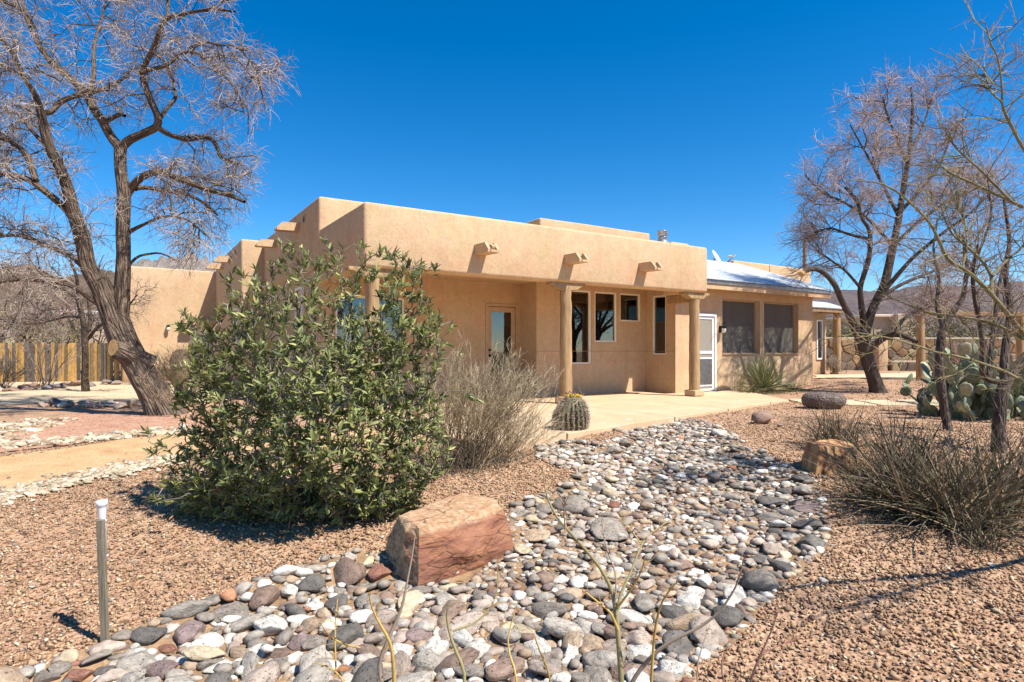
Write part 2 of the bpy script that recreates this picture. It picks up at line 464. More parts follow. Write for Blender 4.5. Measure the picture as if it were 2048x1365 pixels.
def m_redrock():
    M = Mat('red_sandstone'); v = M.coord('Object')
    mp = M.n('ShaderNodeMapping'); mp.inputs['Rotation'].default_value = (0.5, -0.35, 0.3); mp.inputs['Scale'].default_value = (1, 1, 5); M.l(v, mp.inputs['Vector'])
    n = M.noise(mp.outputs[0], 4.0, 7, 0.65); b = M.noise(v, 2.2, 5); f = M.noise(v, 24, 5, 0.7)
    red = M.ramp(n.outputs['Fac'], [(0.28, (0.13, 0.05, 0.03)), (0.46, (0.26, 0.11, 0.06)), (0.62, (0.35, 0.165, 0.085)), (0.75, (0.44, 0.24, 0.13))])
    red = M.mix(M.ramp(b.outputs['Fac'], [(0.45, G0), (0.7, (0.6, 0.6, 0.6))]), red, (0.24, 0.105, 0.08, 1))
    ge = M.n('ShaderNodeNewGeometry'); sx = M.n('ShaderNodeSeparateXYZ'); M.l(ge.outputs['True Normal'], sx.inputs[0])
    sp = M.n('ShaderNodeSeparateXYZ'); M.l(v, sp.inputs[0]); bed = M.n('ShaderNodeMath', operation='MULTIPLY_ADD'); M.l(b.outputs['Fac'], bed.inputs[0]); bed.inputs[1].default_value = 0.06; M.l(sp.outputs['Z'], bed.inputs[2])
    ochre = M.ramp(f.outputs['Fac'], [(0.28, (0.28, 0.135, 0.065)), (0.48, (0.40, 0.235, 0.125)), (0.7, (0.53, 0.395, 0.27))])
    tan = M.ramp(f.outputs['Fac'], [(0.32, (0.16, 0.11, 0.065)), (0.5, (0.38, 0.27, 0.155)), (0.7, (0.52, 0.40, 0.26))])
    # bedding surface (top) is ochre, the broken end (left) grey-tan: colours of the stone itself
    rg = M.n('ShaderNodeMapRange'); M.l(bed.outputs[0], rg.inputs['Value']); rg.inputs['From Min'].default_value = -0.085; rg.inputs['From Max'].default_value = -0.05
    c = M.mix(rg.outputs[0], red, ochre)
    mt = M.n('ShaderNodeMath', operation='MULTIPLY'); M.l(sx.outputs['X'], mt.inputs[0]); mt.inputs[1].default_value = -1
    c = M.mix(M.ramp(mt.outputs[0], [(0.50, G0), (0.68, G1)]), c, tan)
    cr = M.voro(mp.outputs[0], 2.6, 'DISTANCE_TO_EDGE'); cl = M.ramp(cr.outputs['Distance'], [(0.0, G0), (0.035, G1)])
    gt = M.ramp(M.noise(v, 5.0, 3).outputs['Fac'], [(0.45, G0), (0.6, G1)])
    c = M.mix(1.0, c, M.mix(gt, G1, M.ramp(cr.outputs['Distance'], [(0.0, (0.25, 0.2, 0.18)), (0.022, G1)])), 'MULTIPLY')
    M.base(c)
    M.normal(M.bump(f.outputs['Fac'], 0.5, 0.012, M.bump(n.outputs['Fac'], 0.6, 0.03, M.bump(cl, 0.35, 0.02))))
    return M.m

def m_petrified():
    M = Mat('petrified_wood'); v = M.coord('Object', (1, 1, 0.2))
    n = M.noise(v, 11, 6, 0.65); f = M.noise(M.coord('Object'), 9, 5, 0.7)
    c = M.ramp(n.outputs['Fac'], [(0.30, (0.10, 0.045, 0.03)), (0.43, (0.33, 0.15, 0.075)), (0.55, (0.50, 0.285, 0.12)), (0.7, (0.58, 0.40, 0.22))])
    c = M.mix(M.ramp(f.outputs['Fac'], [(0.5, G0), (0.72, (0.7, 0.7, 0.7))]), c, (0.28, 0.105, 0.07, 1))
    M.base(c); M.normal(M.bump(n.outputs['Fac'], 0.8, 0.03))
    return M.m

def m_mountain(name, a, b, c_, scale, dots=None):
    M = Mat(name); v = M.coord('Object')
    n = M.noise(v, scale, 8, 0.7); k = M.noise(v, scale * 9, 6, 0.75)
    c = M.ramp(n.outputs['Fac'], [(0.35, a), (0.55, b), (0.7, c_)])
    c = M.mix(0.4, c, M.ramp(k.outputs['Fac'], [(0.35, tuple(x * 0.45 for x in a)), (0.65, c_)]))
    M.base(c); M.normal(M.bump(k.outputs['Fac'], 1.0, 0.25 / scale)); M.b.inputs['Specular IOR Level'].default_value = 0.0; M.b.inputs['Roughness'].default_value = 1.0
    return M.m

STUCCO = m_stucco()
WHITE = m_plain('white_paint', c3(0.78, 0.76, 0.72), 0.45, var=0.05, scale=9)
CREAM = m_plain('cream_frame', c3(0.84, 0.77, 0.64), 0.5, var=0.06)
TANPAINT = m_plain('tan_paint', c3(0.50, 0.33, 0.19), 0.6, var=0.08, bump=0.1)
DARKMET = m_plain('dark_metal', c3(0.03, 0.027, 0.024), 0.4, 0.6)
GREYMET = m_plain('grey_metal', c3(0.36, 0.35, 0.34), 0.4, 0.7, var=0.35, scale=9)
GLASS = m_glass('window_glass')
LAMPGLASS = m_plain('lamp_glass', c3(0.75, 0.72, 0.62), 0.15, var=0.05, spec=0.5)
SCREEN = m_screen('insect_screen', c3(0.40, 0.36, 0.31), 0.17)
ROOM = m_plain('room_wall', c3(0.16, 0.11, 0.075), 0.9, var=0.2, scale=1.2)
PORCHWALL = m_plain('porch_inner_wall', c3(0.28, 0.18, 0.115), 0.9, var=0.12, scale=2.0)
BLIND = m_plain('blind_slats', c3(0.62, 0.55, 0.45), 0.6, var=0.06)
LOGWOOD = m_wood('peeled_log', (0.20, 0.115, 0.055), (0.50, 0.33, 0.17), bump=0.6)
BEAMWOOD = m_wood('beam_wood', (0.16, 0.09, 0.045), (0.36, 0.22, 0.115))
CONC = m_concrete()
ROOFMET = m_metalroof()
GROUND = m_ground()
DIRT = m_dirt('packed_dirt', (0.42, 0.255, 0.125), (0.58, 0.385, 0.205))
SANDBED = m_dirt('creek_sand', (0.20, 0.125, 0.072), (0.40, 0.255, 0.14), 3.0, 50.0, 1.0)  # sand toned darker, shade of the gaps between piled stones put into its colour
PALEGRAVEL = m_dirt('pale_gravel', (0.47, 0.345, 0.205), (0.64, 0.51, 0.34), 2.0, 45.0, 0.8)
REDGRAVEL = m_dirt('red_gravel', (0.36, 0.19, 0.12), (0.50, 0.30, 0.20), 2.4, 40.0, 0.9)
BARK = m_bark('mesquite_bark', (0.02, 0.014, 0.011), (0.255, 0.18, 0.125), 13.0, 1.0, 0.16, 0.07)
BARKDARK = m_bark('dark_bark', (0.028, 0.02, 0.016), (0.16, 0.115, 0.085), 18.0, 1.0, 0.25, 0.04)
BARKGREEN = m_bark('green_bark', (0.10, 0.08, 0.04), (0.31, 0.265, 0.135), 24.0, 0.5, 0.3, 0.01)
TWIG = m_attrcol('bare_twig', 0.9, 0.25, 3.0, spec=0.1)
LEAF = m_attrcol('leaf', 0.5, 0.22, 5.0, spec=0.3, trans=0.24)
BLADE = m_attrcol('blade', 0.85, 0.25, 7.0, spec=0.08, trans=0.08)
DRYSTEM = m_attrcol('dry_stem', 0.85, 0.25, 5.0)
STONE_OBJ = m_attrcol('river_stone', 0.88, 0.42, 2.6, 0.9, 7.0, 0.15, source='object', pits=0.8, bdist=0.012)
STONE_COL = m_attrcol('small_stone', 0.9, 0.40, 26.0, 0.7, 80.0, 0.12)
CHIP = m_attrcol('gravel_chip', 0.95, 0.22, 30.0, 0.0, 90.0, 0.08)
REDROCK = m_redrock()
PETRI = m_petrified()
# ------------------------------------------------------------------ ground shape
def smooth(a, b, x):
    t = np.clip((np.asarray(x, float) - a) / (b - a), 0, 1); return t * t * (3 - 2 * t)

def G0f(x, y):
    x = np.asarray(x, float); y = np.asarray(y, float)
    z = -0.42 + 0.37 * smooth(2.2, 9.2, y) + 0.15 * smooth(16, 23, y) * smooth(3, 9, x) + 0.06 * smooth(14, 22, y)
    return z + 0.02 * fbm2(x, y, 3, 3, 0.6) * (1 - smooth(30, 60, y))

def gsolve(px, py, fn):
    Y = 6.0
    for _ in range(60):
        x = (px - CX) / F * Y
        z = float(fn(x, Y))
        Yn = (CAMZ - z) * F / (py - HY)
        Y = 0.5 * Y + 0.5 * Yn
    return np.array(((px - CX) / F * Y, Y))

CREEK_PX = [(-60, 1400), (60, 1345), (180, 1300), (300, 1248), (430, 1196), (520, 1160), (640, 1118), (720, 1102), (800, 1120), (900, 1080), (1005, 1060), (1022, 1012), (1110, 978), (1163, 944), (1105, 934),
            (1072, 914), (1066, 893), (1100, 880), (1204, 886), (1250, 868), (1192, 850), (1290, 841), (1371, 836), (1420, 846), (1467, 870), (1500, 898), (1570, 927), (1630, 960), (1652, 1018),
            (1656, 1058), (1654, 1100), (1590, 1150), (1550, 1190), (1514, 1224), (1494, 1258), (1458, 1298), (1398, 1324), (1380, 1370)]
creek = np.array([gsolve(a, b, G0f) for a, b in CREEK_PX])
creek = np.vstack([creek, [(0.62, 1.5), (-0.2, 0.9), (-2.4, 1.3)]])

def poly_sd(x, y, poly):
    """signed distance to a polygon, positive inside"""
    x = np.asarray(x, float); y = np.asarray(y, float); shp = x.shape
    x = x.ravel(); y = y.ravel()
    d = np.full(len(x), 1e9); ins = np.zeros(len(x), bool)
    n = len(poly)
    for i in range(n):
        ax, ay = poly[i]; bx, by = poly[(i + 1) % n]
        ex, ey = bx - ax, by - ay
        t = np.clip(((x - ax) * ex + (y - ay) * ey) / max(ex * ex + ey * ey, 1e-12), 0, 1)
        d = np.minimum(d, np.hypot(x - ax - t * ex, y - ay - t * ey))
        cnd = (ay > y) != (by > y)
        xi = ax + (y - ay) / np.where(abs(by - ay) < 1e-12, 1e-12, by - ay) * ex
        ins ^= cnd & (x < xi)
    return np.where(ins, d, -d).reshape(shp)

def gpx(px, py): return gsolve(px, py, lambda a, b: G0f(a, b))

def axis(lo, hi, step, far_lo, far_hi):
    a = list(np.arange(lo, hi + 1e-6, step)); s = step
    while a[-1] < far_hi: s *= 1.35; a.append(a[-1] + s)
    s = step
    while a[0] > far_lo: s *= 1.35; a.insert(0, a[0] - s)
    return np.array(a)

def grid_faces(nx, ny):
    i = np.arange(nx - 1)[None, :] + np.arange(ny - 1)[:, None] * nx
    i = i.ravel()
    return np.stack([i, i + 1, i + 1 + nx, i + nx], axis=1)

gx = axis(-9, 9, 0.11, -9000, 9000); gy = axis(0.4, 14, 0.11, -400, 9000)
GXX, GYY = np.meshgrid(gx, gy)
sdg = poly_sd(GXX, GYY, creek)
GZZ = G0f(GXX, GYY) - 0.07 * smooth(-0.02, 0.35, sdg)
ground = mesh_obj('ground', np.stack([GXX, GYY, GZZ], -1).reshape(-1, 3), grid_faces(len(gx), len(gy)), GROUND, smooth=True)
tag(ground, 'tan and pink gravel ground of the yard', kind='structure')

def GZ(x, y):
    """height of the ground mesh itself (bilinear)"""
    x = np.asarray(x, float); y = np.asarray(y, float)
    i = np.clip(np.searchsorted(gx, x) - 1, 0, len(gx) - 2); j = np.clip(np.searchsorted(gy, y) - 1, 0, len(gy) - 2)
    u = np.clip((x - gx[i]) / (gx[i + 1] - gx[i]), 0, 1); v = np.clip((y - gy[j]) / (gy[j + 1] - gy[j]), 0, 1)
    return (GZZ[j, i] * (1 - u) + GZZ[j, i + 1] * u) * (1 - v) + (GZZ[j + 1, i] * (1 - u) + GZZ[j + 1, i + 1] * u) * v

def sheet_from_poly(name, poly, lift, mat, step=0.12, parent=None, zf=GZ):
    """a sheet filling a polygon in plan, following the ground"""
    poly = np.asarray(poly, float)
    bm = bmesh.new()
    vs = [bm.verts.new((p[0], p[1], 0)) for p in poly]
    f = bm.faces.new(vs)
    lo, hi = poly.min(0), poly.max(0)
    for ax in (0, 1):
        for c in np.arange(lo[ax] + step, hi[ax], step):
            co = (c, 0, 0) if ax == 0 else (0, c, 0); no = (1, 0, 0) if ax == 0 else (0, 1, 0)
            bmesh.ops.bisect_plane(bm, geom=bm.verts[:] + bm.edges[:] + bm.faces[:], plane_co=co, plane_no=no, dist=1e-5)
    co = np.array([v.co[:] for v in bm.verts])
    z = zf(co[:, 0], co[:, 1]) + lift
    for v, zz in zip(bm.verts, z): v.co.z = zz
    bmesh.ops.recalc_face_normals(bm, faces=bm.faces[:])
    if sum(f.normal.z for f in bm.faces) < 0: bmesh.ops.reverse_faces(bm, faces=bm.faces[:])
    me = bpy.data.meshes.new(name)
    for f in bm.faces: f.smooth = True
    bm.to_mesh(me); bm.free(); me.materials.append(mat)
    return link(name, me, parent)

def jitter_poly(pts, amp=0.05, step=0.25, seed=1):
    pts = np.asarray(pts, float); out = []
    n = len(pts)
    for i in range(n):
        a, b = pts[i], pts[(i + 1) % n]; k = max(1, int(np.linalg.norm(b - a) / step))
        for j in range(k): out.append(a + (b - a) * j / k)
    out = np.array(out)
    out += amp * np.stack([fbm2(out[:, 0], out[:, 1], seed, 2, 2.0), fbm2(out[:, 0], out[:, 1], seed + 3, 2, 2.0)], -1)
    return out

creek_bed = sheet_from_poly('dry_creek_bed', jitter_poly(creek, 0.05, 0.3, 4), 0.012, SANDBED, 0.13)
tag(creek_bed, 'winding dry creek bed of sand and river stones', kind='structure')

def Q(*pts): return np.array([gpx(a, b) for a, b in pts])
path_poly = Q((-120, 1010), (0, 984), (100, 965), (200, 943), (300, 922), (345, 914), (440, 905), (560, 900), (700, 895), (830, 890), (980, 876), (980, 858), (800, 862), (600, 866), (480, 866), (380, 868), (250, 880), (130, 899), (0, 916), (-120, 930))
dirt_path = sheet_from_poly('dirt_path', jitter_poly(path_poly, 0.06, 0.3, 8), 0.012, DIRT, 0.2)
tag(dirt_path, 'packed sandy footpath curving past the leaning tree', kind='structure')
bed_poly = Q((-100, 922), (0, 908), (130, 893), (250, 874), (400, 862), (430, 845), (400, 826), (300, 822), (180, 826), (100, 838), (0, 852), (-100, 858))
red_bed = sheet_from_poly('red_gravel_bed', jitter_poly(bed_poly, 0.08, 0.3, 9), 0.016, REDGRAVEL, 0.25)
tag(red_bed, 'reddish gravel bed at the foot of the leaning tree', kind='structure')
pale_poly = Q((-150, 818), (0, 812), (120, 806), (260, 806), (400, 806), (470, 800), (480, 782), (420, 768), (300, 764), (200, 762), (100, 764), (0, 766), (-150, 770))
pale = sheet_from_poly('pale_gravel_path', jitter_poly(pale_poly, 0.2, 0.6, 10), 0.012, PALEGRAVEL, 0.4)
tag(pale, 'pale cream gravel path before the board fence', kind='structure')

# patio slab: cast panels with open joints between them
def slab_edge(s): return -3.86 + 0.235 * s
patio = empty('patio_slab', H(4, 0, 0)); tag(patio, 'sand coloured concrete patio slab', kind='structure')
def slab_panel(corners):
    c = np.array(corners, float)
    mid = c.mean(0); q = []
    for i in range(len(c)):
        q.append(c[i] + np.sign(mid - c[i]) * 0.013)
    V = [H(a, b, -0.22) for a, b in q] + [H(a, b, 0.0) for a, b in q]
    n = len(q)
    Fc = [tuple(range(n - 1, -1, -1)), tuple(range(n, 2 * n))] + [(i, (i + 1) % n, n + (i + 1) % n, n + i) for i in range(n)]
    me = new_mesh('slab_panel', V, Fc, CONC); bevel_mesh(me, 0.006)
    return link('slab_panel', me, patio)
cuts = [0.1, 1.6, 4.35, 6.3, 8.3]
for a, b in zip(cuts[:-1], cuts[1:]):
    slab_panel([(a, slab_edge(a)), (b, slab_edge(b)), (b, -0.32), (a, -0.32)])
    slab_panel([(a, -0.32), (b, -0.32), (b, 2.9), (a, 2.9)])
slab_panel([(8.3, slab_edge(8.3)), (9.15, -1.78), (10.6, 0.2), (8.3, 0.2)])
slab_panel([(8.3, 0.2), (10.6, 0.2), (10.75, 1.15), (8.3, 1.15)])

# flagstone walk on the right, stone by stone, and the far terrace
flag = empty('flagstone_path', tuple(P(1740, 810, 12.2))); tag(flag, 'pale flagstone walk leading right from the patio', kind='structure')
FLAGM = m_plain('flagstone', c3(0.56, 0.43, 0.27), 0.85, var=0.18, scale=3, bump=0.4, bscale=20)
def flagstone(poly, parent, th=0.05):
    poly = np.asarray(poly); z = float(GZ(*poly.mean(0)))
    V = [(a, b, z - th) for a, b in poly] + [(a, b, z + 0.03) for a, b in poly]; n = len(poly)
    Fc = [tuple(range(n - 1, -1, -1)), tuple(range(n, 2 * n))] + [(i, (i + 1) % n, n + (i + 1) % n, n + i) for i in range(n)]
    me = new_mesh('flagstone', V, Fc, FLAGM); bevel_mesh(me, 0.01); return link('flagstone', me, parent)
a0 = gpx(1592, 806); a1 = gpx(2180, 812)
dv = unit(a1 - a0); nv = np.array((-dv[1], dv[0])); Lp = np.linalg.norm(a1 - a0)
u = 0.0
while u < Lp:
    w = random.uniform(0.55, 1.0)
    for r in (-1, 1):
        q = []
        ww = w * random.uniform(0.9, 1.0)
        lo, hi = (-0.62, -0.03) if r < 0 else (0.03, 0.66)
        for (uu, vv) in ((0.03, lo), (ww * 0.5, lo - 0.05), (ww - 0.03, lo), (ww, (lo + hi) / 2), (ww - 0.04, hi), (ww * 0.5, hi + 0.04), (0.02, hi), (-0.02, (lo + hi) / 2)):
            q.append(a0 + dv * (u + uu + random.uniform(-0.04, 0.04)) + nv * (vv + random.uniform(-0.03, 0.03)))
        flagstone(q, flag)
    u += w + 0.03
terr = sheet_from_poly('terrace', jitter_poly(Q((1628, 752), (1700, 750), (1860, 746), (2150, 744), (2150, 762), (1900, 760), (1700, 757), (1628, 758)), 0.3, 1.0, 12), 0.03, m_dirt('terrace_paving', (0.52, 0.38, 0.235), (0.64, 0.51, 0.34), 1.4, 9.0, 0.5), 0.6)
tag(terr, 'sunlit pale terrace paving before the stone wall', kind='structure')

# ------------------------------------------------------------------ stones
def ico(sub):
    bm = bmesh.new(); bmesh.ops.create_icosphere(bm, subdivisions=sub, radius=1.0)
    V = np.array([v.co[:] for v in bm.verts]); Fc = np.array([[v.index for v in f.verts] for f in bm.faces]); bm.free()
    return V, Fc
ICO1, ICO1F = ico(1); ICO2, ICO2F = ico(2); ICO3, ICO3F = ico(3)

def rockify(V, seed, amp=0.28, flat=0.35, scale=1.0):
    """a worn stone: low noise plus a few worn flats"""
    r = np.random.default_rng(seed)
    n = fbm3(V * 1.0 + seed * 2.3, seed, 3, scale)
    W = V * (1 + amp * n)[:, None]
    for _ in range(7):
        d = unit(r.normal(size=3)); lim = r.uniform(0.55, 0.88)
        pr = W @ d; over = np.maximum(pr - lim, 0)
        W = W - over[:, None] * d * (0.6 + flat)
    return W

STONE_ME = []
for k in range(22):
    V = rockify(ICO3, 100 + k, 0.26 if k % 3 else 0.40, 0.40, 1.0)
    if k % 2: V = rockify(V, 300 + k, 0.10, 0.40, 2.0)
    STONE_ME.append(new_mesh('stone', V, ICO3F, STONE_OBJ, smooth=True))

PAL = {'white': (0.68, 0.62, 0.53), 'cream': (0.56, 0.45, 0.30), 'lgrey': (0.42, 0.365, 0.30), 'grey': (0.285, 0.24, 0.195), 'dark': (0.165, 0.145, 0.125), 'brown': (0.27, 0.185, 0.14), 'pink': (0.43, 0.335, 0.265),
       'red': (0.30, 0.145, 0.10), 'purple': (0.27, 0.195, 0.175), 'tan': (0.42, 0.305, 0.205), 'orange': (0.46, 0.22, 0.12)}
def stone_obj(name, x, y, sx, sy, sz, rz, color, parent, k=None, sink=0.25, tilt=0.12, z=None):
    me = STONE_ME[k % len(STONE_ME)] if k is not None else random.choice(STONE_ME)
    o = bpy.data.objects.new(name, me); COL.objects.link(o)
    if z is None: z = float(GZ(x, y))
    o.location = (x, y, z + sz * (1 - 2 * sink) * 1.0)
    o.scale = (sx, sy, sz); o.rotation_euler = (random.uniform(-tilt, tilt), random.uniform(-tilt, tilt), rz)
    v = random.uniform(0.85, 1.15)
    o.color = (*[c * v for c in color], 1)
    if parent is not None:
        o.parent = parent; o.matrix_parent_inverse = pinv(parent)
    return o

placed = []   # x, y, r
def px_stone(px, py, w, h, rot=0.0):
    """a stone seen at px,py (centre), w x h pixels -> plan position and half sizes"""
    g = gsolve(px, py + h * 0.22, lambda a, b: GZ(a, b)); Y = g[1]
    m = Y / F
    sx = w * m * 0.5
    dep = (CAMZ - float(GZ(*g))) / Y      # how steeply we look down
    sz = max(0.32 * sx, min(0.58 * sx, h * m * 0.5 * 0.8))
    sy = max(0.6 * sx, min(1.3 * sx, (h * m * 0.5 - 0.3 * sz) / max(dep, 0.2)))
    return g[0], g[1], sx, sy, sz

BIG = [  # px, py, w, h, colour, turn, label (None: one of the bed's own stones)
 (460,1225,88,48,'grey',0.3,'medium grey oval stone at the gravel edge, left of the white chunk'),
 (527,1198,62,47,'brown',0.2,'brownish stone with a tan face at the upper creek edge'),
 (574,1182,46,46,'white',0.4,'chunky white stone on the upper creek edge beside dark grey one'),
 (302,1270,72,38,'dark',0.1,'dark grey pitted stone just right of the rain gauge stake'),
 (376,1266,84,50,'purple',0.3,'long pinkish brown stone behind the big white oval stone'),
 (410,1287,84,44,'white',0.75,'big white oval stone slanting near the lower creek edge'),
 (335,1298,56,22,'red',-0.1,'flat dark red stone touching the light grey slab'),
 (271,1327,92,62,'lgrey',0.5,'large flat light grey stone near the bottom edge'),
 (325,1338,66,50,'purple',0.9,'purple red streaked stone slanting beside the light grey slab'),
 (158,1350,66,34,'red',0.2,None),(211,1343,42,28,'dark',0.0,None),(114,1336,46,34,'grey',0.0,None),(90,1356,60,30,'grey',0.0,None),
 (478,1302,36,56,'tan',1.3,None),(514,1308,42,34,'white',-0.4,None),(557,1305,42,50,'brown',1.2,None),(419,1324,46,38,'grey',0.0,None),(438,1336,60,28,'white',0.5,None),
 (626,1165,60,46,'dark',0.4,'dark grey flecked stone between white chunk and brown boulder'),
 (700,1145,86,66,'brown',0.5,'largest purplish brown boulder left of the red sandstone block'),
 (763,1143,54,34,'red',-0.1,'dark red stone wedged against the sandstone block'),
 (606,1285,50,64,'purple',1.3,'egg shaped purple brown stone standing in the bed'),
 (679,1203,50,40,'dark',0.0,'round dark pitted lava stone below the brown boulder'),
 (734,1201,54,42,'grey',0.0,None),(626,1213,40,26,'white',0.5,None),(610,1240,42,24,'white',0.0,None),(723,1233,42,24,'grey',0.2,None),
 (687,1276,90,62,'dark',-0.3,'broad dark grey pitted stone behind the left twigs'),
 (890,1200,60,54,'lgrey',0.5,'grey wedge shaped stone below the red sandstone block'),
 (866,1299,64,46,'white',-0.3,None),(800,1299,48,40,'white',0.3,None),(953,1301,48,40,'white',-0.5,None),(863,1243,48,24,'pink',-0.1,None),(838,1184,48,40,'grey',0.0,None),
 (1006,1214,30,26,'white',0.0,None),(1045,1100,44,28,'cream',0.0,'cream white stone at the right foot of the sandstone block'),(731,1341,68,48,'grey',0.4,None),
 (1514,1159,74,64,'grey',0.3,'largest round grey boulder on the right creek edge'),
 (1473,1192,60,48,'white',-0.6,'pinkish white angular boulder next to the round grey one'),
 (1454,1238,74,48,'dark',-0.2,'dark grey boulder overhanging the gravel on the right edge'),
 (1418,1266,88,68,'pink',-0.4,'broad pinkish grey boulder at the lower right edge'),
 (1358,1290,74,58,'dark',-0.5,'black pitted lava boulder beside the pinkish grey one'),
 (1346,1225,58,44,'dark',0.5,None),(1279,1277,78,46,'pink',-0.4,None),(1292,1206,52,40,'grey',-0.5,None),
 (1344,1340,80,56,'white',-0.3,'large white stone at the bottom edge beside a brown one'),
 (1268,1345,100,50,'brown',0.1,'wide brown stone at the bottom edge behind the twig stem'),
 (1197,1320,68,48,'grey',0.2,None),(1101,1337,74,48,'grey',0.3,None),(1388,1187,50,30,'white',-0.1,None),(1366,1131,42,28,'brown',-0.4,None),(1195,1225,40,32,'brown',0.0,None),(1230,1293,58,34,'pink',0.4,None),(1104,1124,28,28,'dark',1.2,None),
 (1226,901,48,26,'grey',-0.2,'dark grey boulder behind the left wing of the bed'),(1247,888,30,24,'grey',0.3,None),
 (1142,1008,70,48,'grey',0.7,'long grey pitted boulder slanting at the bed corner'),(1042,1025,36,34,'lgrey',1.2,None),(1089,1019,40,28,'grey',0.0,None),
 (1220,1062,84,54,'grey',-0.6,'large flat grey slab in the middle of the bed'),(1197,977,30,24,'grey',0.4,None),(1220,987,34,30,'cream',0.8,'yellowish cream stone beside a dark red porous one'),(1226,1009,28,26,'red',0.0,'dark red porous stone below the cream one'),(1183,962,26,22,'white',-0.3,None),
 (1542,1004,64,24,'dark',0.15,'long dark stone lying in the right half of the bed'),(1613,1017,68,26,'purple',0.2,'purple grey stone at the right edge below the stump'),(1619,1048,66,28,'dark',-0.1,None),(1623,1085,52,38,'dark',-0.5,None),
 (1548,1099,68,34,'pink',-0.15,'pinkish rectangular stone with branch shadows across it'),(1494,1101,30,36,'pink',1.3,None),(1523,1120,46,26,'dark',0.0,None),(1561,1135,50,32,'dark',0.3,None),(1432,1157,50,20,'pink',0.1,None),
 (1407,951,34,16,'orange',-0.3,'orange red stone near the centre of the bed'),(1463,937,28,17,'orange',0.0,None),(1603,957,40,22,'dark',0.0,None),(1439,867,48,19,'white',-0.1,'white stone at the far right edge of the bed'),(1336,879,34,20,'brown',0.0,None),
 (1610,980,46,30,'lgrey',-0.7,None),(1068,1070,64,30,'tan',0.1,None),(1539,1033,58,24,'grey',0.1,None)]
for (px, py, w, h, cn, rot, lab) in BIG:
    x, y, sx, sy, sz = px_stone(px, py, w, h)
    o = stone_obj('river_stone' if lab else 'stone', x, y, sx, sy, sz, rot, PAL[cn], None if lab else creek_bed, sink=0.22)
    if lab: tag(o, lab, 'stone', 'large stones along the dry creek')
    placed.append((x, y, 0.82 * max(sx, sy)))

# boulder, stump and cactus keep their places free
def keep(px, py, r): g = gpx(px, py); placed.append((g[0], g[1], r))
keep(900, 1120, 0.30); keep(850, 1110, 0.26); keep(960, 1085, 0.30); keep(1650, 945, 0.32); keep(1140, 862, 0.34)
prng = np.random.default_rng(5)
lo, hi = creek.min(0), creek.max(0)
fill = []; cell = {}
for q in placed: cell.setdefault((int(q[0] / 0.35) + 100, int(q[1] / 0.35) + 100), []).append(q)
def try_fill(n, r0, r1, squeeze, inset=0.0):
    pts = prng.uniform(lo, hi, (n, 2)); sd = poly_sd(pts[:, 0], pts[:, 1], creek)
    rr = prng.uniform(r0, r1, n) * (0.95 - 0.36 * smooth(2.8, 4.6, pts[:, 1]))
    okk = (sd > rr * 0.3 + inset) & (pts[:, 1] > 1.9) & (np.abs(pts[:, 0]) < 0.95 * pts[:, 1] + 0.4)
    pts, rr = pts[okk], rr[okk]
    for (x, y), r in zip(pts, rr):
        ci, cj = int(x / 0.35) + 100, int(y / 0.35) + 100; hit = False
        for a in (-1, 0, 1):
            for b in (-1, 0, 1):
                for (qx, qy, qr) in cell.get((ci + a, cj + b), ()):
                    if (qx - x) ** 2 + (qy - y) ** 2 < ((qr + r) * squeeze) ** 2: hit = True; break
                if hit: break
            if hit: break
        if hit: continue
        cell.setdefault((ci, cj), []).append((x, y, r)); fill.append((x, y, r))
try_fill(1500, 0.075, 0.10, 0.95)
try_fill(4500, 0.05, 0.075, 0.82)
try_fill(16000, 0.034, 0.05, 0.78)
try_fill(32000, 0.022, 0.034, 0.74)
try_fill(26000, 0.014, 0.022, 0.74)
first_n = len(fill); cell = {}
try_fill(900, 0.045, 0.062, 1.25, 0.3); try_fill(2600, 0.026, 0.045, 1.15, 0.15)          # a second, looser layer lying on the first
upper = set((q[0], q[1]) for q in fill[first_n:])
names = ['white', 'lgrey', 'grey', 'dark', 'brown', 'pink', 'tan', 'purple', 'red', 'cream', 'orange']
prob = np.array([0.155, 0.28, 0.19, 0.05, 0.07, 0.11, 0.09, 0.008, 0.010, 0.035, 0.006]); prob /= prob.sum()
fill.sort(key=lambda q: -q[2] / math.hypot(q[0], q[1]))
n_ind = 300 - sum(1 for b in BIG if b[6] is None)
fa = np.array(fill); fz = GZ(fa[:, 0], fa[:, 1]) + np.array([0.018 if (q[0], q[1]) in upper else 0.0 for q in fill])
ROCK2 = [rockify(rockify(ICO2, q, 0.32, 0.40, 1.1), q + 50, 0.12, 0.4, 2.0) for q in range(40)]; ROCK1 = [rockify(ICO1, q, 0.30, 0.34, 1.1) for q in range(40)]
BAGS = Bag()
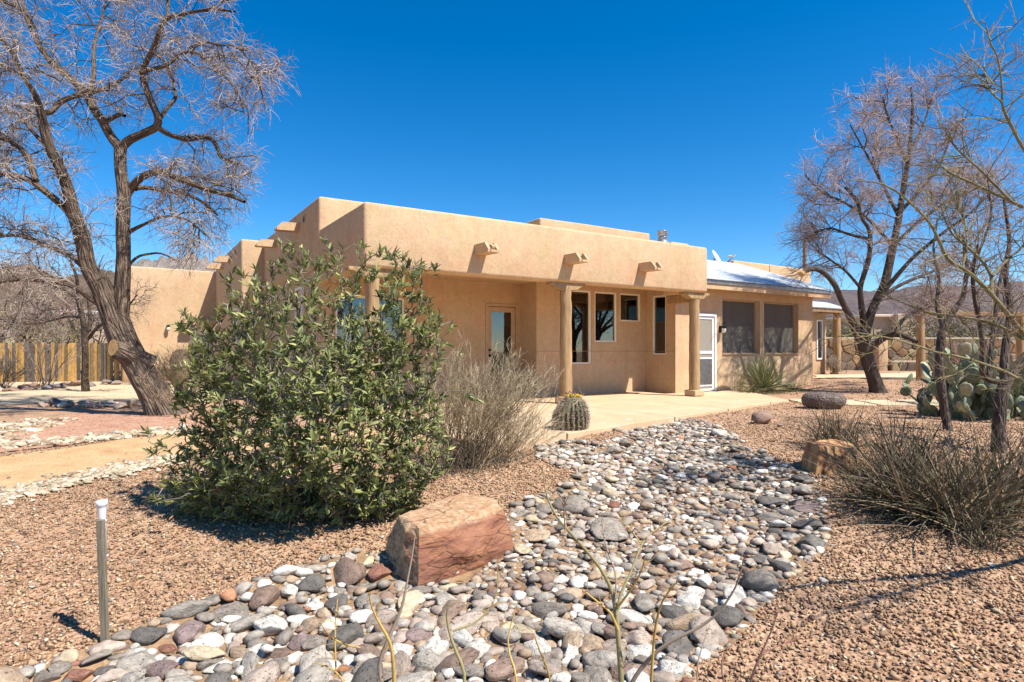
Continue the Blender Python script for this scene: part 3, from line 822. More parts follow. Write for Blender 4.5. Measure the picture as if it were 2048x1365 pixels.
for i, (x, y, r) in enumerate(fill):
    c = PAL[names[prng.choice(len(names), p=prob)]]
    el = prng.uniform(1.0, 1.9); sx, sy, sz = 1.27 * r * el ** 0.8, 1.27 * r / el ** 0.35 * prng.uniform(0.9, 1.15), r * prng.uniform(0.5, 0.85)
    if i < n_ind:
        stone_obj('stone', x, y, sx, sy, sz, prng.uniform(0, 6.28), c, creek_bed, sink=0.2, tilt=0.4, z=fz[i] + max(0.0, prng.normal(0, 0.3)) * r)
    else:
        V = (ROCK2 if r > 0.036 else ROCK1)[i % 40] * (sx, sy, sz)
        a = prng.uniform(0, 6.28); ca, sa = math.cos(a), math.sin(a); tx = prng.uniform(-0.3, 0.3)
        V = V @ np.array(((1, 0, 0), (0, math.cos(tx), math.sin(tx)), (0, -math.sin(tx), math.cos(tx)))) @ np.array(((ca, sa, 0), (-sa, ca, 0), (0, 0, 1)))
        V += (x, y, 0); V[:, 2] += fz[i] + sz * 0.55 + max(0.0, prng.normal(0.0, 0.35)) * r
        BAGS.add(V, ICO2F if r > 0.036 else ICO1F, None, np.array(c) * prng.uniform(0.8, 1.2))
o = BAGS.obj('small_stones', STONE_COL, creek_bed, smooth=False); tag(o, kind='stuff')

# ------------------------------------------------------------------ gravel chips (real, uncounted)
def chips(name, P2, size, colors, zoff=0.25, flat=(0.5, 0.8), mat=CHIP, parent=None, sides=6):
    n = len(P2)
    base = np.array(((1, 0, 0), (0, 1, 0), (-1, 0, 0), (0, -1, 0), (0, 0, 1), (0, 0, -1)), float)
    Fo = np.array(((0, 1, 4), (1, 2, 4), (2, 3, 4), (3, 0, 4), (1, 0, 5), (2, 1, 5), (3, 2, 5), (0, 3, 5)))
    V = base[None] + prng.normal(0, 0.33, (n, 6, 3))
    sc = np.stack([np.ones(n), prng.uniform(0.6, 1.0, n), prng.uniform(*flat, n)], -1) * size[:, None]
    V *= sc[:, None, :]
    a = prng.uniform(0, 6.28, n); ca, sa = np.cos(a), np.sin(a)
    x = V[..., 0] * ca[:, None] - V[..., 1] * sa[:, None]; y = V[..., 0] * sa[:, None] + V[..., 1] * ca[:, None]
    tl = prng.normal(0, 0.45, n); z = V[..., 2] * np.cos(tl)[:, None] + x * np.sin(tl)[:, None]
    zg = GZ(P2[:, 0], P2[:, 1]) + size * zoff
    V = np.stack([x + P2[:, :1], y + P2[:, 1:2], z + zg[:, None]], -1).reshape(-1, 3)
    Fc = (Fo[None] + (np.arange(n) * 6)[:, None, None]).reshape(-1, 3)
    C = np.repeat(colors, 6, axis=0)
    return mesh_obj(name, V, Fc, mat, parent, False, C)

def scatter(y0, y1, dens, half=0.97, extra=0.8):
    out = []
    A = (y1 - y0) * 2 * (half * y1 + extra); n = int(A * dens)
    y = prng.uniform(y0, y1, n); x = prng.uniform(-1, 1, n) * (half * y1 + extra)
    k = np.abs(x) < half * y + extra
    return np.stack([x[k], y[k]], -1)
GP = np.vstack([scatter(2.0, 4.2, 1750), scatter(4.2, 6.5, 1200), scatter(6.5, 9.5, 580), scatter(9.5, 14, 190), scatter(14, 21, 40)])
sd = poly_sd(GP[:, 0], GP[:, 1], creek); sp = poly_sd(GP[:, 0], GP[:, 1], path_poly); sr = poly_sd(GP[:, 0], GP[:, 1], bed_poly)
hs = (GP - H0) @ HU; ht = (GP - H0) @ HV
on_slab = ((hs > 0.05) & (hs < 10.8) & (ht > slab_edge(hs) - 0.02)) | (ht > 1.1) | ((GP[:, 1] > 9) & (GP[:, 0] < -1))
k = (sd < 0.03) & ((sp < 0) | (prng.random(len(GP)) < 0.05 + 0.25 * (sp < 0.18))) & ~on_slab & (sr < 0)
GP = GP[k]
gcols = np.array(((0.44, 0.265, 0.155), (0.36, 0.205, 0.12), (0.52, 0.335, 0.205), (0.30, 0.18, 0.115), (0.47, 0.25, 0.16), (0.58, 0.40, 0.25), (0.70, 0.60, 0.46), (0.27, 0.21, 0.18), (0.56, 0.34, 0.16)))
gp = np.array((0.22, 0.18, 0.18, 0.10, 0.12, 0.09, 0.035, 0.035, 0.04)); gp /= gp.sum()
ci = prng.choice(len(gcols), len(GP), p=gp)
gs = prng.uniform(0.007, 0.0158, len(GP)) * np.where(prng.random(len(GP)) < 0.03, 1.7, 1.0)
gs *= np.where(GP[:, 1] > 6.5, 1.15, 1.0) * np.where(GP[:, 1] > 14, 1.5, 1.0)
gc = gcols[ci] * prng.uniform(0.82, 1.2, (len(GP), 1)) * (1 + 0.22 * fbm2(GP[:, 0], GP[:, 1], 77, 3, 0.9))[:, None]
gc = gc * 0.85 + 0.15 * gc.mean(1, keepdims=True) * np.array((1.15, 0.98, 0.87))
gc = gc * np.array((0.97, 0.97, 0.91))
o = chips('gravel', GP, gs, gc * 0.93, 0.5); tag(o, 'loose tan and pink gravel chips covering the yard', 'gravel', kind='stuff')
# small pebbles between the creek stones
CP = prng.uniform(lo, hi, (60000, 2)); sdc = poly_sd(CP[:, 0], CP[:, 1], creek); CP = CP[(sdc > 0) & (np.abs(CP[:, 0]) < CP[:, 1] + 0.5) & (CP[:, 1] > 1.9) & (prng.random(len(CP)) < 0.36)]
pc = np.array([PAL[q] for q in ('tan', 'pink', 'white', 'lgrey', 'cream', 'brown', 'orange')])[prng.integers(0, 7, len(CP))] * prng.uniform(0.8, 1.15, (len(CP), 1))
o = chips('creek_pebbles', CP, prng.uniform(0.006, 0.019, len(CP)), pc); tag(o, 'small pebbles filling the gaps of the creek bed', 'pebbles', kind='stuff')
# red gravel in the tree bed
RP = prng.uniform(bed_poly.min(0), bed_poly.max(0), (9000, 2)); RP = RP[(poly_sd(RP[:, 0], RP[:, 1], bed_poly) > 0) & (np.abs(RP[:, 0]) < RP[:, 1] + 0.5)]
rc = np.array(((0.36, 0.185, 0.125), (0.43, 0.25, 0.17), (0.30, 0.16, 0.115), (0.50, 0.33, 0.24)))[prng.integers(0, 4, len(RP))]
o = chips('red_gravel', RP, prng.uniform(0.014, 0.024, len(RP)), rc); tag(o, 'reddish gravel chips around the leaning tree', 'gravel', kind='stuff')

# pale flat edging stones along the footpath
def edging(name, line, width, n, label, cols, size=(0.05, 0.12)):
    L = Q(*line); root = empty(name, (*L.mean(0), 0.0)); tag(root, label, 'edging')
    seg = np.linalg.norm(np.diff(L, axis=0), axis=1); cum = np.concatenate([[0], np.cumsum(seg)])
    bag = Bag(); items = []
    for i in range(n):
        d = prng.uniform(0, cum[-1]); j = min(np.searchsorted(cum, d) - 1, len(seg) - 1); j = max(j, 0)
        f = (d - cum[j]) / seg[j]; p = L[j] * (1 - f) + L[j + 1] * f
        nn = unit(L[j + 1] - L[j]); p = p + np.array((-nn[1], nn[0])) * prng.normal(0, width * 0.45)
        items.append((p, prng.uniform(*size) * (1.0 if prng.random() < 0.7 else 0.6)))
    items.sort(key=lambda q: -q[1] / q[0][1])
    iz = GZ(np.array([q[0][0] for q in items]), np.array([q[0][1] for q in items]))
    for i, (p, r) in enumerate(items):
        c = np.array(cols[prng.integers(len(cols))]) * prng.uniform(0.85, 1.12)
        sxyz = (r * prng.uniform(0.8, 1.25), r * prng.uniform(0.55, 0.85), r * prng.uniform(0.25, 0.5))
        if i < 180:
            q = stone_obj('flat_stone', p[0], p[1], *sxyz, prng.uniform(0, 6.28), c, root, sink=0.15, tilt=0.35, z=iz[i])
        else:
            V = ROCK1[i % 40] * sxyz; a = prng.uniform(0, 6.28)
            V = V @ np.array(((math.cos(a), math.sin(a), 0), (-math.sin(a), math.cos(a), 0), (0, 0, 1))) + (p[0], p[1], iz[i] + 0.02)
            bag.add(V, ICO1F, None, c)
    if bag.n: tag(bag.obj('small_flat_stones', STONE_COL, root), kind='stuff')
WH = [(0.62, 0.51, 0.35), (0.52, 0.41, 0.27), (0.68, 0.59, 0.44), (0.45, 0.34, 0.22), (0.42, 0.30, 0.20)]
edging('stone_edging', [(-90, 1020), (0, 997), (100, 975), (200, 950), (300, 929), (370, 920)], 0.28, 1000, 'pale flat stones lining the near side of the sandy footpath', WH, (0.025, 0.06))
edging('stone_edging', [(-60, 893), (20, 893), (110, 887), (200, 878), (290, 868), (400, 862)], 0.34, 460, 'cream flat stones between footpath and red gravel bed', WH, (0.035, 0.085))
edging('stone_edging', [(-40, 886), (10, 868), (50, 852), (95, 840)], 0.5, 260, 'cream flat stones curving round the red bed by the left border', WH, (0.04, 0.09))
edging('stone_edging', [(100, 812), (170, 814), (230, 815), (300, 812)], 0.35, 70, 'row of reddish rocks behind the shadow of the leaning tree', [(0.40, 0.24, 0.17), (0.46, 0.36, 0.27), (0.28, 0.2, 0.17), (0.5, 0.42, 0.33)], (0.08, 0.19))
edging('stone_edging', [(-20, 786), (60, 780), (120, 776), (180, 772), (240, 769), (330, 772)], 0.5, 50, 'scattered brown rocks at the foot of the board fence', [(0.35, 0.22, 0.16), (0.42, 0.33, 0.26), (0.3, 0.24, 0.21)], (0.12, 0.28))
# ------------------------------------------------------------------ the house
house = empty('adobe_house', H(0, 0, 0), 'flat roofed tan stucco adobe house with log porch and metal roofed wing', 'house')
DARKGLASS = m_plain('dark_glass', c3(0.012, 0.016, 0.02), 0.04, spec=0.6)
JOINT = m_plain('joint_strip', c3(0.30, 0.19, 0.115), 0.9)

def prism(name, poly, z0, z1, mat, parent=None, bev=0.05, seg=3, bot=False):
    n = len(poly)
    V = [H(a, b, z0) for a, b in poly] + [H(a, b, z1) for a, b in poly]
    Fc = [tuple(range(n - 1, -1, -1)), tuple(range(n, 2 * n))] + [(i, (i + 1) % n, n + (i + 1) % n, n + i) for i in range(n)]
    me = new_mesh(name, V, Fc, mat)
    if bev > 0:
        bm = bmesh.new(); bm.from_mesh(me); bmesh.ops.recalc_face_normals(bm, faces=bm.faces[:])
        ed = [e for e in bm.edges if bot or not all(abs(v.co.z - z0) < 1e-4 for v in e.verts)]
        bmesh.ops.bevel(bm, geom=ed, offset=bev, segments=seg, affect='EDGES', profile=0.5, clamp_overlap=True)
        # hand-trowelled plaster: no edge is quite straight
        bmesh.ops.subdivide_edges(bm, edges=[e for e in bm.edges if e.calc_length() > 1.2], cuts=5, use_grid_fill=True)
        co = np.array([v.co[:] for v in bm.verts])
        d = 0.012 * np.stack([fbm3(co, 31, 2, 0.9), fbm3(co, 37, 2, 0.9), fbm3(co, 41, 2, 0.9)], -1)
        d[np.abs(co[:, 2] - z0) < 0.01] = 0
        for v, q in zip(bm.verts, d): v.co += Vector(q)
        for f in bm.faces: f.smooth = True
        bm.to_mesh(me); bm.free()
    return link(name, me, parent)

def wall_open(name, a0, a1, z0, z1, plane, th, openings, mat, parent, side=False):
    """a wall with real openings; side=False: faces the front (a = s), True: faces left (a = t)"""
    mp = (lambda a, d, z: H(plane + d, a, z)) if side else (lambda a, d, z: H(a, plane + d, z))
    xs = sorted({a0, a1, *[o[0] for o in openings], *[o[1] for o in openings]})
    zs = sorted({z0, z1, *[o[2] for o in openings], *[o[3] for o in openings]})
    solid = lambda i, j: 0 <= i < len(xs) - 1 and 0 <= j < len(zs) - 1 and not any(o[0] <= (xs[i] + xs[i + 1]) / 2 <= o[1] and o[2] <= (zs[j] + zs[j + 1]) / 2 <= o[3] for o in openings)
    bm = bmesh.new()
    def quad(*p): bm.faces.new([bm.verts.new(q) for q in p])
    for i in range(len(xs) - 1):
        for j in range(len(zs) - 1):
            if not solid(i, j): continue
            x0, x1, y0, y1 = xs[i], xs[i + 1], zs[j], zs[j + 1]
            for d in (0, th): quad(mp(x0, d, y0), mp(x1, d, y0), mp(x1, d, y1), mp(x0, d, y1))
            if not solid(i - 1, j): quad(mp(x0, 0, y0), mp(x0, th, y0), mp(x0, th, y1), mp(x0, 0, y1))
            if not solid(i + 1, j): quad(mp(x1, 0, y0), mp(x1, th, y0), mp(x1, th, y1), mp(x1, 0, y1))
            if not solid(i, j - 1): quad(mp(x0, 0, y0), mp(x1, 0, y0), mp(x1, th, y0), mp(x0, th, y0))
            if not solid(i, j + 1): quad(mp(x0, 0, y1), mp(x1, 0, y1), mp(x1, th, y1), mp(x0, th, y1))
    bmesh.ops.remove_doubles(bm, verts=bm.verts[:], dist=1e-4)
    bmesh.ops.recalc_face_normals(bm, faces=bm.faces[:])
    me = bpy.data.meshes.new(name); bm.to_mesh(me); bm.free(); me.materials.append(mat)
    return link(name, me, parent)

def multibox(name, boxes, mat, parent, conv, bev=0.004):
    """several touching boxes of one part: boxes of (a0,a1,d0,d1,z0,z1), conv(a,d,z) -> world"""
    V = []; Fc = []
    for (a0, a1, d0, d1, z0, z1) in boxes:
        b = len(V)
        V += [conv(a0, d0, z0), conv(a1, d0, z0), conv(a1, d1, z0), conv(a0, d1, z0), conv(a0, d0, z1), conv(a1, d0, z1), conv(a1, d1, z1), conv(a0, d1, z1)]
        Fc += [tuple(i + b for i in f) for f in CUBE_F]
    me = new_mesh(name, V, Fc, mat); bevel_mesh(me, bev)
    return link(name, me, parent)

def window(a0, a1, z0, z1, plane, frame=0.045, setback=0.05, side=False, fmat=CREAM, pmat=GLASS, parent=None, blind=0.0, sill=True):
    conv = (lambda a, d, z: H(plane + d, a, z)) if side else (lambda a, d, z: H(a, plane + d, z))
    w = empty('window', conv((a0 + a1) / 2, setback, z0)); w.parent = house; w.matrix_parent_inverse = pinv(house)
    g = 0.002
    multibox('frame', [(a0 + g, a0 + frame, setback - 0.03, setback + 0.05, z0 + g, z1 - g), (a1 - frame, a1 - g, setback - 0.03, setback + 0.05, z0 + g, z1 - g),
                       (a0 + frame + g, a1 - frame - g, setback - 0.03, setback + 0.05, z1 - frame, z1 - g), (a0 + frame + g, a1 - frame - g, setback - 0.03, setback + 0.05, z0 + g, z0 + frame)], fmat, w, conv)
    V = [conv(a0 + frame, setback + 0.02, z0 + frame), conv(a1 - frame, setback + 0.02, z0 + frame), conv(a1 - frame, setback + 0.02, z1 - frame), conv(a0 + frame, setback + 0.02, z1 - frame)]
    V += [conv(a0 + frame, setback + 0.026, z0 + frame), conv(a1 - frame, setback + 0.026, z0 + frame), conv(a1 - frame, setback + 0.026, z1 - frame), conv(a0 + frame, setback + 0.026, z1 - frame)]
    mesh_obj('pane', V, CUBE_F, pmat, w)
    if blind > 0:
        n = max(3, int(blind / 0.045)); bx = []
        for i in range(n):
            zz = z1 - frame - 0.03 - i * 0.045
            bx.append((a0 + frame + 0.02, a1 - frame - 0.02, setback + 0.08, setback + 0.11, zz - 0.034, zz))
        multibox('blind', bx, BLIND, w, conv, 0.0)
    return w

# plaster masses
prism('parapet_beam', [(0, 0), (8.57, 0), (8.57, 1.098), (8.17, 1.098), (8.17, 0.35), (0.35, 0.35), (0.35, 2.848), (0, 2.848)], 2.51, 3.61, STUCCO, house, 0.06, 3, True)
hbox('porch_ceiling', 0.34, 8.18, 0.34, 3.06, 2.765, 3.2, STUCCO, house)
hbox('porch_ceiling', 8.182, 8.645, 1.1, 2.16, 2.765, 3.2, STUCCO, house)
prism('upper_wall', [(0, 2.85), (2.0, 2.85), (2.0, 8.8), (0, 8.8)], 2.77, 4.31, STUCCO, house, 0.06)
hbox('side_wall', 0, 0.2, 2.85, 8.8, -0.15, 2.77, STUCCO, house)
prism('side_wing', [(-0.616, 8.8), (2.0, 8.8), (2.0, 14.7), (-0.616, 14.7)], -0.2, 4.29, STUCCO, house, 0.06)
prism('rear_wing', [(-3.5, 14.6), (-0.2, 14.6), (-0.2, 19.5), (-3.5, 19.5)], -0.2, 4.0, STUCCO, house, 0.06)
hbox('roof_deck', 2.002, 14.5, 3.2, 9.0, 2.9, 3.4, STUCCO, house)
prism('roof_block', [(7.1, 5.0), (11.67, 5.0), (11.67, 8.2), (7.1, 8.2)], 3.4, 5.10, STUCCO, house, 0.05)
prism('rear_block', [(14.85, 4.06), (19.6, 4.06), (19.6, 9.0), (14.85, 9.0)], -0.1, 4.33, STUCCO, house, 0.05)
hbox('control_joint', 16.9, 16.93, 4.05, 4.058, 2.6, 4.3, JOINT, house)

# porch back wall with window and glazed door, bay with three windows, narrow window in the return
wall_open('porch_wall', 0.2, 5.0, -0.1, 2.77, 2.85, 0.2, [(0.35, 1.9, 0.85, 2.28), (3.98, 4.93, 0.0, 2.26)], STUCCO, house)
wall_open('bay_wall', 5.0, 8.648, -0.1, 2.77, 2.15, 0.2, [(5.74, 6.71, 0.76, 2.64), (6.82, 7.59, 1.32, 2.64), (7.69, 8.45, 1.88, 2.64)], STUCCO, house)
hbox('bay_return', 5.0, 5.2, 2.352, 2.849, -0.1, 2.77, STUCCO, house)
wall_open('return_wall', 1.1, 2.15, -0.1, 2.77, 8.65, 0.2, [(1.43, 1.93, 0.99, 2.58)], STUCCO, house, True)
wall_open('wing_wall', 8.852, 14.8, -0.12, 2.90, 1.1, 0.2, [(9.3, 10.23, 0.0, 2.11), (10.5, 12.16, 1.0, 2.54), (12.35, 14.05, 1.0, 2.54)], STUCCO, house)
hbox('control_joint', 5.002, 8.646, 2.146, 2.1495, 1.085, 1.095, JOINT, house)
hbox('control_joint', 8.646, 8.6495, 1.12, 2.145, 1.085, 1.095, JOINT, house)
# wing end wall
V = [H(14.6, 1.302, -0.12), H(14.8, 1.302, -0.12), H(14.8, 4.05, -0.12), H(14.6, 4.05, -0.12), H(14.6, 1.302, 2.90), H(14.8, 1.302, 2.90), H(14.8, 4.05, 4.0), H(14.6, 4.05, 4.0)]
mesh_obj('wing_end_wall', V, CUBE_F, STUCCO, house)
# rooms behind the glass
def room(name, s0, s1, t0, t1, z0, z1, mat):
    V = [H(s0, t0, z0), H(s1, t0, z0), H(s1, t1, z0), H(s0, t1, z0), H(s0, t0, z1), H(s1, t0, z1), H(s1, t1, z1), H(s0, t1, z1)]
    return mesh_obj(name, V, [f for i, f in enumerate(CUBE_F) if i != 2], mat, house)
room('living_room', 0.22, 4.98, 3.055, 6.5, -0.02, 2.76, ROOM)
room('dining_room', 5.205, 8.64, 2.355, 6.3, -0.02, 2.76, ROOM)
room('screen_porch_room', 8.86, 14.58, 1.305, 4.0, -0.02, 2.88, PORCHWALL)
hbox('inner_dark_panel', 13.3, 14.3, 3.96, 3.99, 0, 2.1, m_plain('dark_panel', c3(0.05, 0.035, 0.03), 0.8), house)  # flat dark panel against the back wall of the screened room
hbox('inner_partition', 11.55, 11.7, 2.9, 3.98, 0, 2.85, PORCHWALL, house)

window(0.35, 1.9, 0.85, 2.28, 2.85, blind=0.0, parent=house)
window(5.74, 6.71, 0.76, 2.64, 2.15, blind=0.14)
window(6.82, 7.59, 1.32, 2.64, 2.15, blind=0.14)
window(7.69, 8.45, 1.88, 2.64, 2.15, blind=0.14)
window(1.43, 1.93, 0.99, 2.58, 8.65, side=True)
for a0, a1 in ((10.5, 12.16), (12.35, 14.05)):
    w = window(a0, a1, 1.0, 2.54, 1.1, frame=0.04, setback=0.13, fmat=TANPAINT, pmat=SCREEN)
    hbox('sill', a0 + 0.002, a1 - 0.002, 1.06, 1.2, 1.0, 1.018, STUCCO, w)
# windows set in the solid side walls
def blank_window(a0, a1, z0, z1, plane, side, fm=CREAM):
    conv = (lambda a, d, z: H(plane + d, a, z)) if side else (lambda a, d, z: H(a, plane + d, z))
    w = empty('window', conv((a0 + a1) / 2, -0.01, z0)); w.parent = house; w.matrix_parent_inverse = pinv(house)
    multibox('frame', [(a0, a0 + 0.06, -0.05, 0.02, z0, z1), (a1 - 0.06, a1, -0.05, 0.02, z0, z1), (a0 + 0.062, a1 - 0.062, -0.05, 0.02, z1 - 0.06, z1), (a0 + 0.062, a1 - 0.062, -0.05, 0.02, z0, z0 + 0.06)], fm, w, conv)
    multibox('pane', [(a0 + 0.062, a1 - 0.062, -0.018, 0.01, z0 + 0.062, z1 - 0.062)], DARKGLASS, w, conv, 0)
blank_window(4.1, 4.75, 1.2, 2.55, 0.0, True)
blank_window(9.3, 9.95, 1.3, 2.35, -0.616, True)
blank_window(19.66, 20.06, 0.75, 2.33, 3.9, False, WHITE)

# glazed door
door = empty('door', H(4.45, 2.85, 0)); door.parent = house; door.matrix_parent_inverse = pinv(house)
cd = lambda a, d, z: H(a, 2.85 + d, z)
multibox('frame', [(3.982, 4.05, -0.02, 0.1, 0.002, 2.258), (4.86, 4.928, -0.02, 0.1, 0.002, 2.258), (4.052, 4.858, -0.02, 0.1, 2.19, 2.258)], TANPAINT, door, cd)
multibox('leaf', [(4.06, 4.17, 0.03, 0.075, 0.02, 2.18), (4.74, 4.85, 0.03, 0.075, 0.02, 2.18), (4.172, 4.738, 0.03, 0.075, 2.05, 2.18), (4.172, 4.738, 0.03, 0.075, 0.02, 0.28)], TANPAINT, door, cd)
multibox('pane', [(4.165, 4.745, 0.05, 0.056, 0.275, 2.055)], GLASS, door, cd, 0)
multibox('blind', [(4.2, 4.72, 0.09, 0.105, 2.03 - 0.05 * i - 0.04, 2.03 - 0.05 * i) for i in range(6)], BLIND, door, cd, 0)
for zz in (0.98, 1.12):
    V, Fq, _ = tubes(np.array([[H(4.11, 2.88, zz), H(4.11, 2.86, zz), H(4.11, 2.84, zz), H(4.11, 2.82, zz)]]), np.array([[0.03, 0.03, 0.022, 0.026]]), 10)
    mesh_obj('knob', V, [tuple(f) for f in Fq] + [tuple(range(30, 40))], DARKMET, door, True)

# white screen door with a louvred lower half
sd_ = empty('screen_door', H(9.77, 1.1, 0)); sd_.parent = house; sd_.matrix_parent_inverse = pinv(house)
cs = lambda a, d, z: H(a, 1.1 + d, z)
multibox('frame', [(9.302, 9.37, -0.03, 0.1, 0.002, 2.108), (10.16, 10.228, -0.03, 0.1, 0.002, 2.108), (9.372, 10.158, -0.03, 0.1, 2.03, 2.108)], WHITE, sd_, cs)
multibox('leaf', [(9.38, 9.45, 0.0, 0.035, 0.02, 2.02), (10.08, 10.15, 0.0, 0.035, 0.02, 2.02), (9.452, 10.078, 0.0, 0.035, 1.95, 2.02), (9.452, 10.078, 0.0, 0.035, 1.02, 1.09), (9.452, 10.078, 0.0, 0.035, 0.88, 0.92), (9.452, 10.078, 0.0, 0.035, 0.14, 0.18), (9.452, 10.078, 0.0, 0.035, 0.02, 0.07)], WHITE, sd_, cs)
multibox('screen', [(9.451, 10.079, 0.016, 0.019, 0.07, 1.95)], m_screen('door_screen', c3(0.40, 0.36, 0.30), 0.62), sd_, cs, 0)
for i in range(24):
    zz = 0.195 + i * 0.0285
    multibox('louvre', [(9.453, 10.077, -0.006, 0.012, zz, zz + 0.015)], GREYMET, sd_, cs, 0)

# canales: the water spouts that stick out of the parapets
def canale(a, z, plane, side, broken=False, L=0.5, w=0.25):
    conv = (lambda q, d, zz: H(plane - d, q, zz)) if side else (lambda q, d, zz: H(q, plane - d, zz))
    bm = bmesh.new()
    def sideplate(q0, q1, prof):
        A = [bm.verts.new(conv(q0, d, zz)) for d, zz in prof]; B = [bm.verts.new(conv(q1, d, zz)) for d, zz in prof]
        n = len(prof); bm.faces.new(A); bm.faces.new(B[::-1])
        for i in range(n): bm.faces.new((A[i], B[i], B[(i + 1) % n], A[(i + 1) % n]))
    zt, zb = z + 0.095, z - 0.09
    prof = [(-0.03, zb), (L, zb - 0.015), (L, zb + 0.045), (L - 0.12, zt - 0.01), (-0.03, zt)]
    sideplate(a - w / 2, a - w / 2 + 0.055, prof); sideplate(a + w / 2 - 0.055, a + w / 2, prof)
    sideplate(a - w / 2 + 0.056, a + w / 2 - 0.056, [(-0.03, zb + 0.002), (L + 0.02, zb - 0.013), (L + 0.02, zb + 0.03), (-0.03, zb + 0.05)])
    sideplate(a - w / 2 + 0.056, a + w / 2 - 0.056, [(-0.03, zt - 0.06), (L - 0.16, zt - 0.06), (L - 0.16, zt - 0.012), (-0.03, zt - 0.012)])
    bmesh.ops.recalc_face_normals(bm, faces=bm.faces[:])
    me = bpy.data.meshes.new('canale'); bm.to_mesh(me); bm.free(); me.materials.append(STUCCO)
    o = link('canale', me, house)
    if broken:
        V = rockify(ICO3, 77, 0.4, 0.1, 1.6) * (0.075, 0.075, 0.06) + np.array(conv(a + 0.02, L - 0.08, z + 0.0))
        mesh_obj('nest', V, ICO3F, m_plain('mud_nest', c3(0.50, 0.36, 0.20), 0.95, var=0.4, scale=30, bump=0.8, bscale=60), o)
    return o
canale(2.23, 2.98, 0, False, True); canale(4.32, 2.97, 0, False); canale(6.40, 2.96, 0, False)
for a, pl in ((4.6, 0.0), (7.12, 0.0), (10.8, -0.616), (12.67, -0.616)): canale(a, 3.94, pl, True)

# louvred vents high on the side walls
for a, pl in ((4.04, 0.0), (9.84, -0.616)):
    cv = lambda q, d, zz, pl=pl: H(pl - d, q, zz)
    v_ = multibox('vent', [(a - 0.12, a - 0.095, 0.0, 0.02, 3.95, 4.13), (a + 0.095, a + 0.12, 0.0, 0.02, 3.95, 4.13), (a - 0.094, a + 0.094, 0.0, 0.02, 4.105, 4.13), (a - 0.094, a + 0.094, 0.0, 0.02, 3.95, 3.975)] , TANPAINT, house, cv, 0)
    multibox('slat', [(a - 0.093, a + 0.093, 0.001, 0.012, 3.98 + 0.025 * i, 3.992 + 0.025 * i) for i in range(5)], DARKMET, v_, cv, 0)

# log posts with corbels and plinths
def post(s, t, z0, z1, r, corbel=True, plinth=True, name='post', parent=None, seed=0):
    n = 14; zz = np.linspace(z0, z1, n); q = np.random.default_rng(seed)
    base = np.array([H(s, t, z) for z in zz]); base[:, :2] += q.normal(0, 0.005, (n, 2))
    V, Fq, al = tubes(base[None], (r * (1.06 - 0.10 * (zz - z0) / (z1 - z0)) * (1 + q.normal(0, 0.015, n)))[None], 16)
    o = mesh_obj(name, V, Fq, LOGWOOD, parent or house, True)
    if plinth: hbox('plinth', s - 0.17, s + 0.17, t - 0.17, t + 0.17, z0 - 0.14, z0 + 0.001, STUCCO, o, 0.015)
    if corbel:
        prof = [(-0.44, 0.0), (-0.44, -0.06), (-0.36, -0.065), (-0.30, -0.10), (-0.22, -0.155), (0.22, -0.155), (0.30, -0.10), (0.36, -0.065), (0.44, -0.06), (0.44, 0.0)]
        V = [H(s + a, t - 0.1, z1 + 0.15 + b) for a, b in prof] + [H(s + a, t + 0.1, z1 + 0.15 + b) for a, b in prof]; n = len(prof)
        me = new_mesh('corbel', V, [tuple(range(n)), tuple(range(2 * n - 1, n - 1, -1))] + [(i, n + i, n + (i + 1) % n, (i + 1) % n) for i in range(n)], LOGWOOD); bevel_mesh(me, 0.008)
        link('corbel', me, o)
    return o
post(0.2, 0.17, 0.15, 2.36, 0.125, seed=3)
post(4.37, 0.17, 0.15, 2.36, 0.125, seed=1)
post(8.29, 0.17, 0.15, 2.36, 0.125, seed=2)

hbox('lintel', 8.34, 8.62, 0.36, 1.096, 2.30, 2.508, LOGWOOD, house, 0.01)
# ceiling lamp, wall lamps
V, Fq, _ = tubes(np.array([[P(921, 550, 13.2) + (0, 0, d) for d in (0.02, 0.0, -0.012, -0.014)]]), np.array([[0.09, 0.09, 0.08, 0.001]]), 20)
mesh_obj('ceiling_light', V, Fq, m_plain('lamp_trim', c3(0.55, 0.40, 0.24), 0.5), house, True)
def wall_lamp(s, t, z):
    o = empty('wall_lamp', H(s, t, z)); o.parent = house; o.matrix_parent_inverse = pinv(house)
    hbox('bracket', s - 0.05, s + 0.05, t - 0.02, t + 0.002, z - 0.06, z + 0.12, DARKMET, o, 0.004)
    hbox('cap', s - 0.05, s + 0.05, t - 0.2, t - 0.021, z + 0.06, z + 0.12, DARKMET, o, 0.01)
    pts = np.array([H(s, t - 0.13, z + d) for d in (0.058, 0.04, -0.05, -0.07, -0.075)])
    V, Fq, _ = tubes(pts[None], np.array([[0.03, 0.055, 0.055, 0.03, 0.001]]), 12); mesh_obj('glass_jar', V, Fq, LAMPGLASS, o, True)
wall_lamp(10.40, 1.1, 1.66); wall_lamp(-2.14, 14.6, 1.88)
# lintel over the rear door
hbox('door_lintel', -1.67, -0.62, 14.2, 14.598, 2.0, 2.2, STUCCO, house, 0.02)
hbox('rear_door', -1.45, -0.75, 14.57, 14.597, 0, 2.0, CREAM, house)

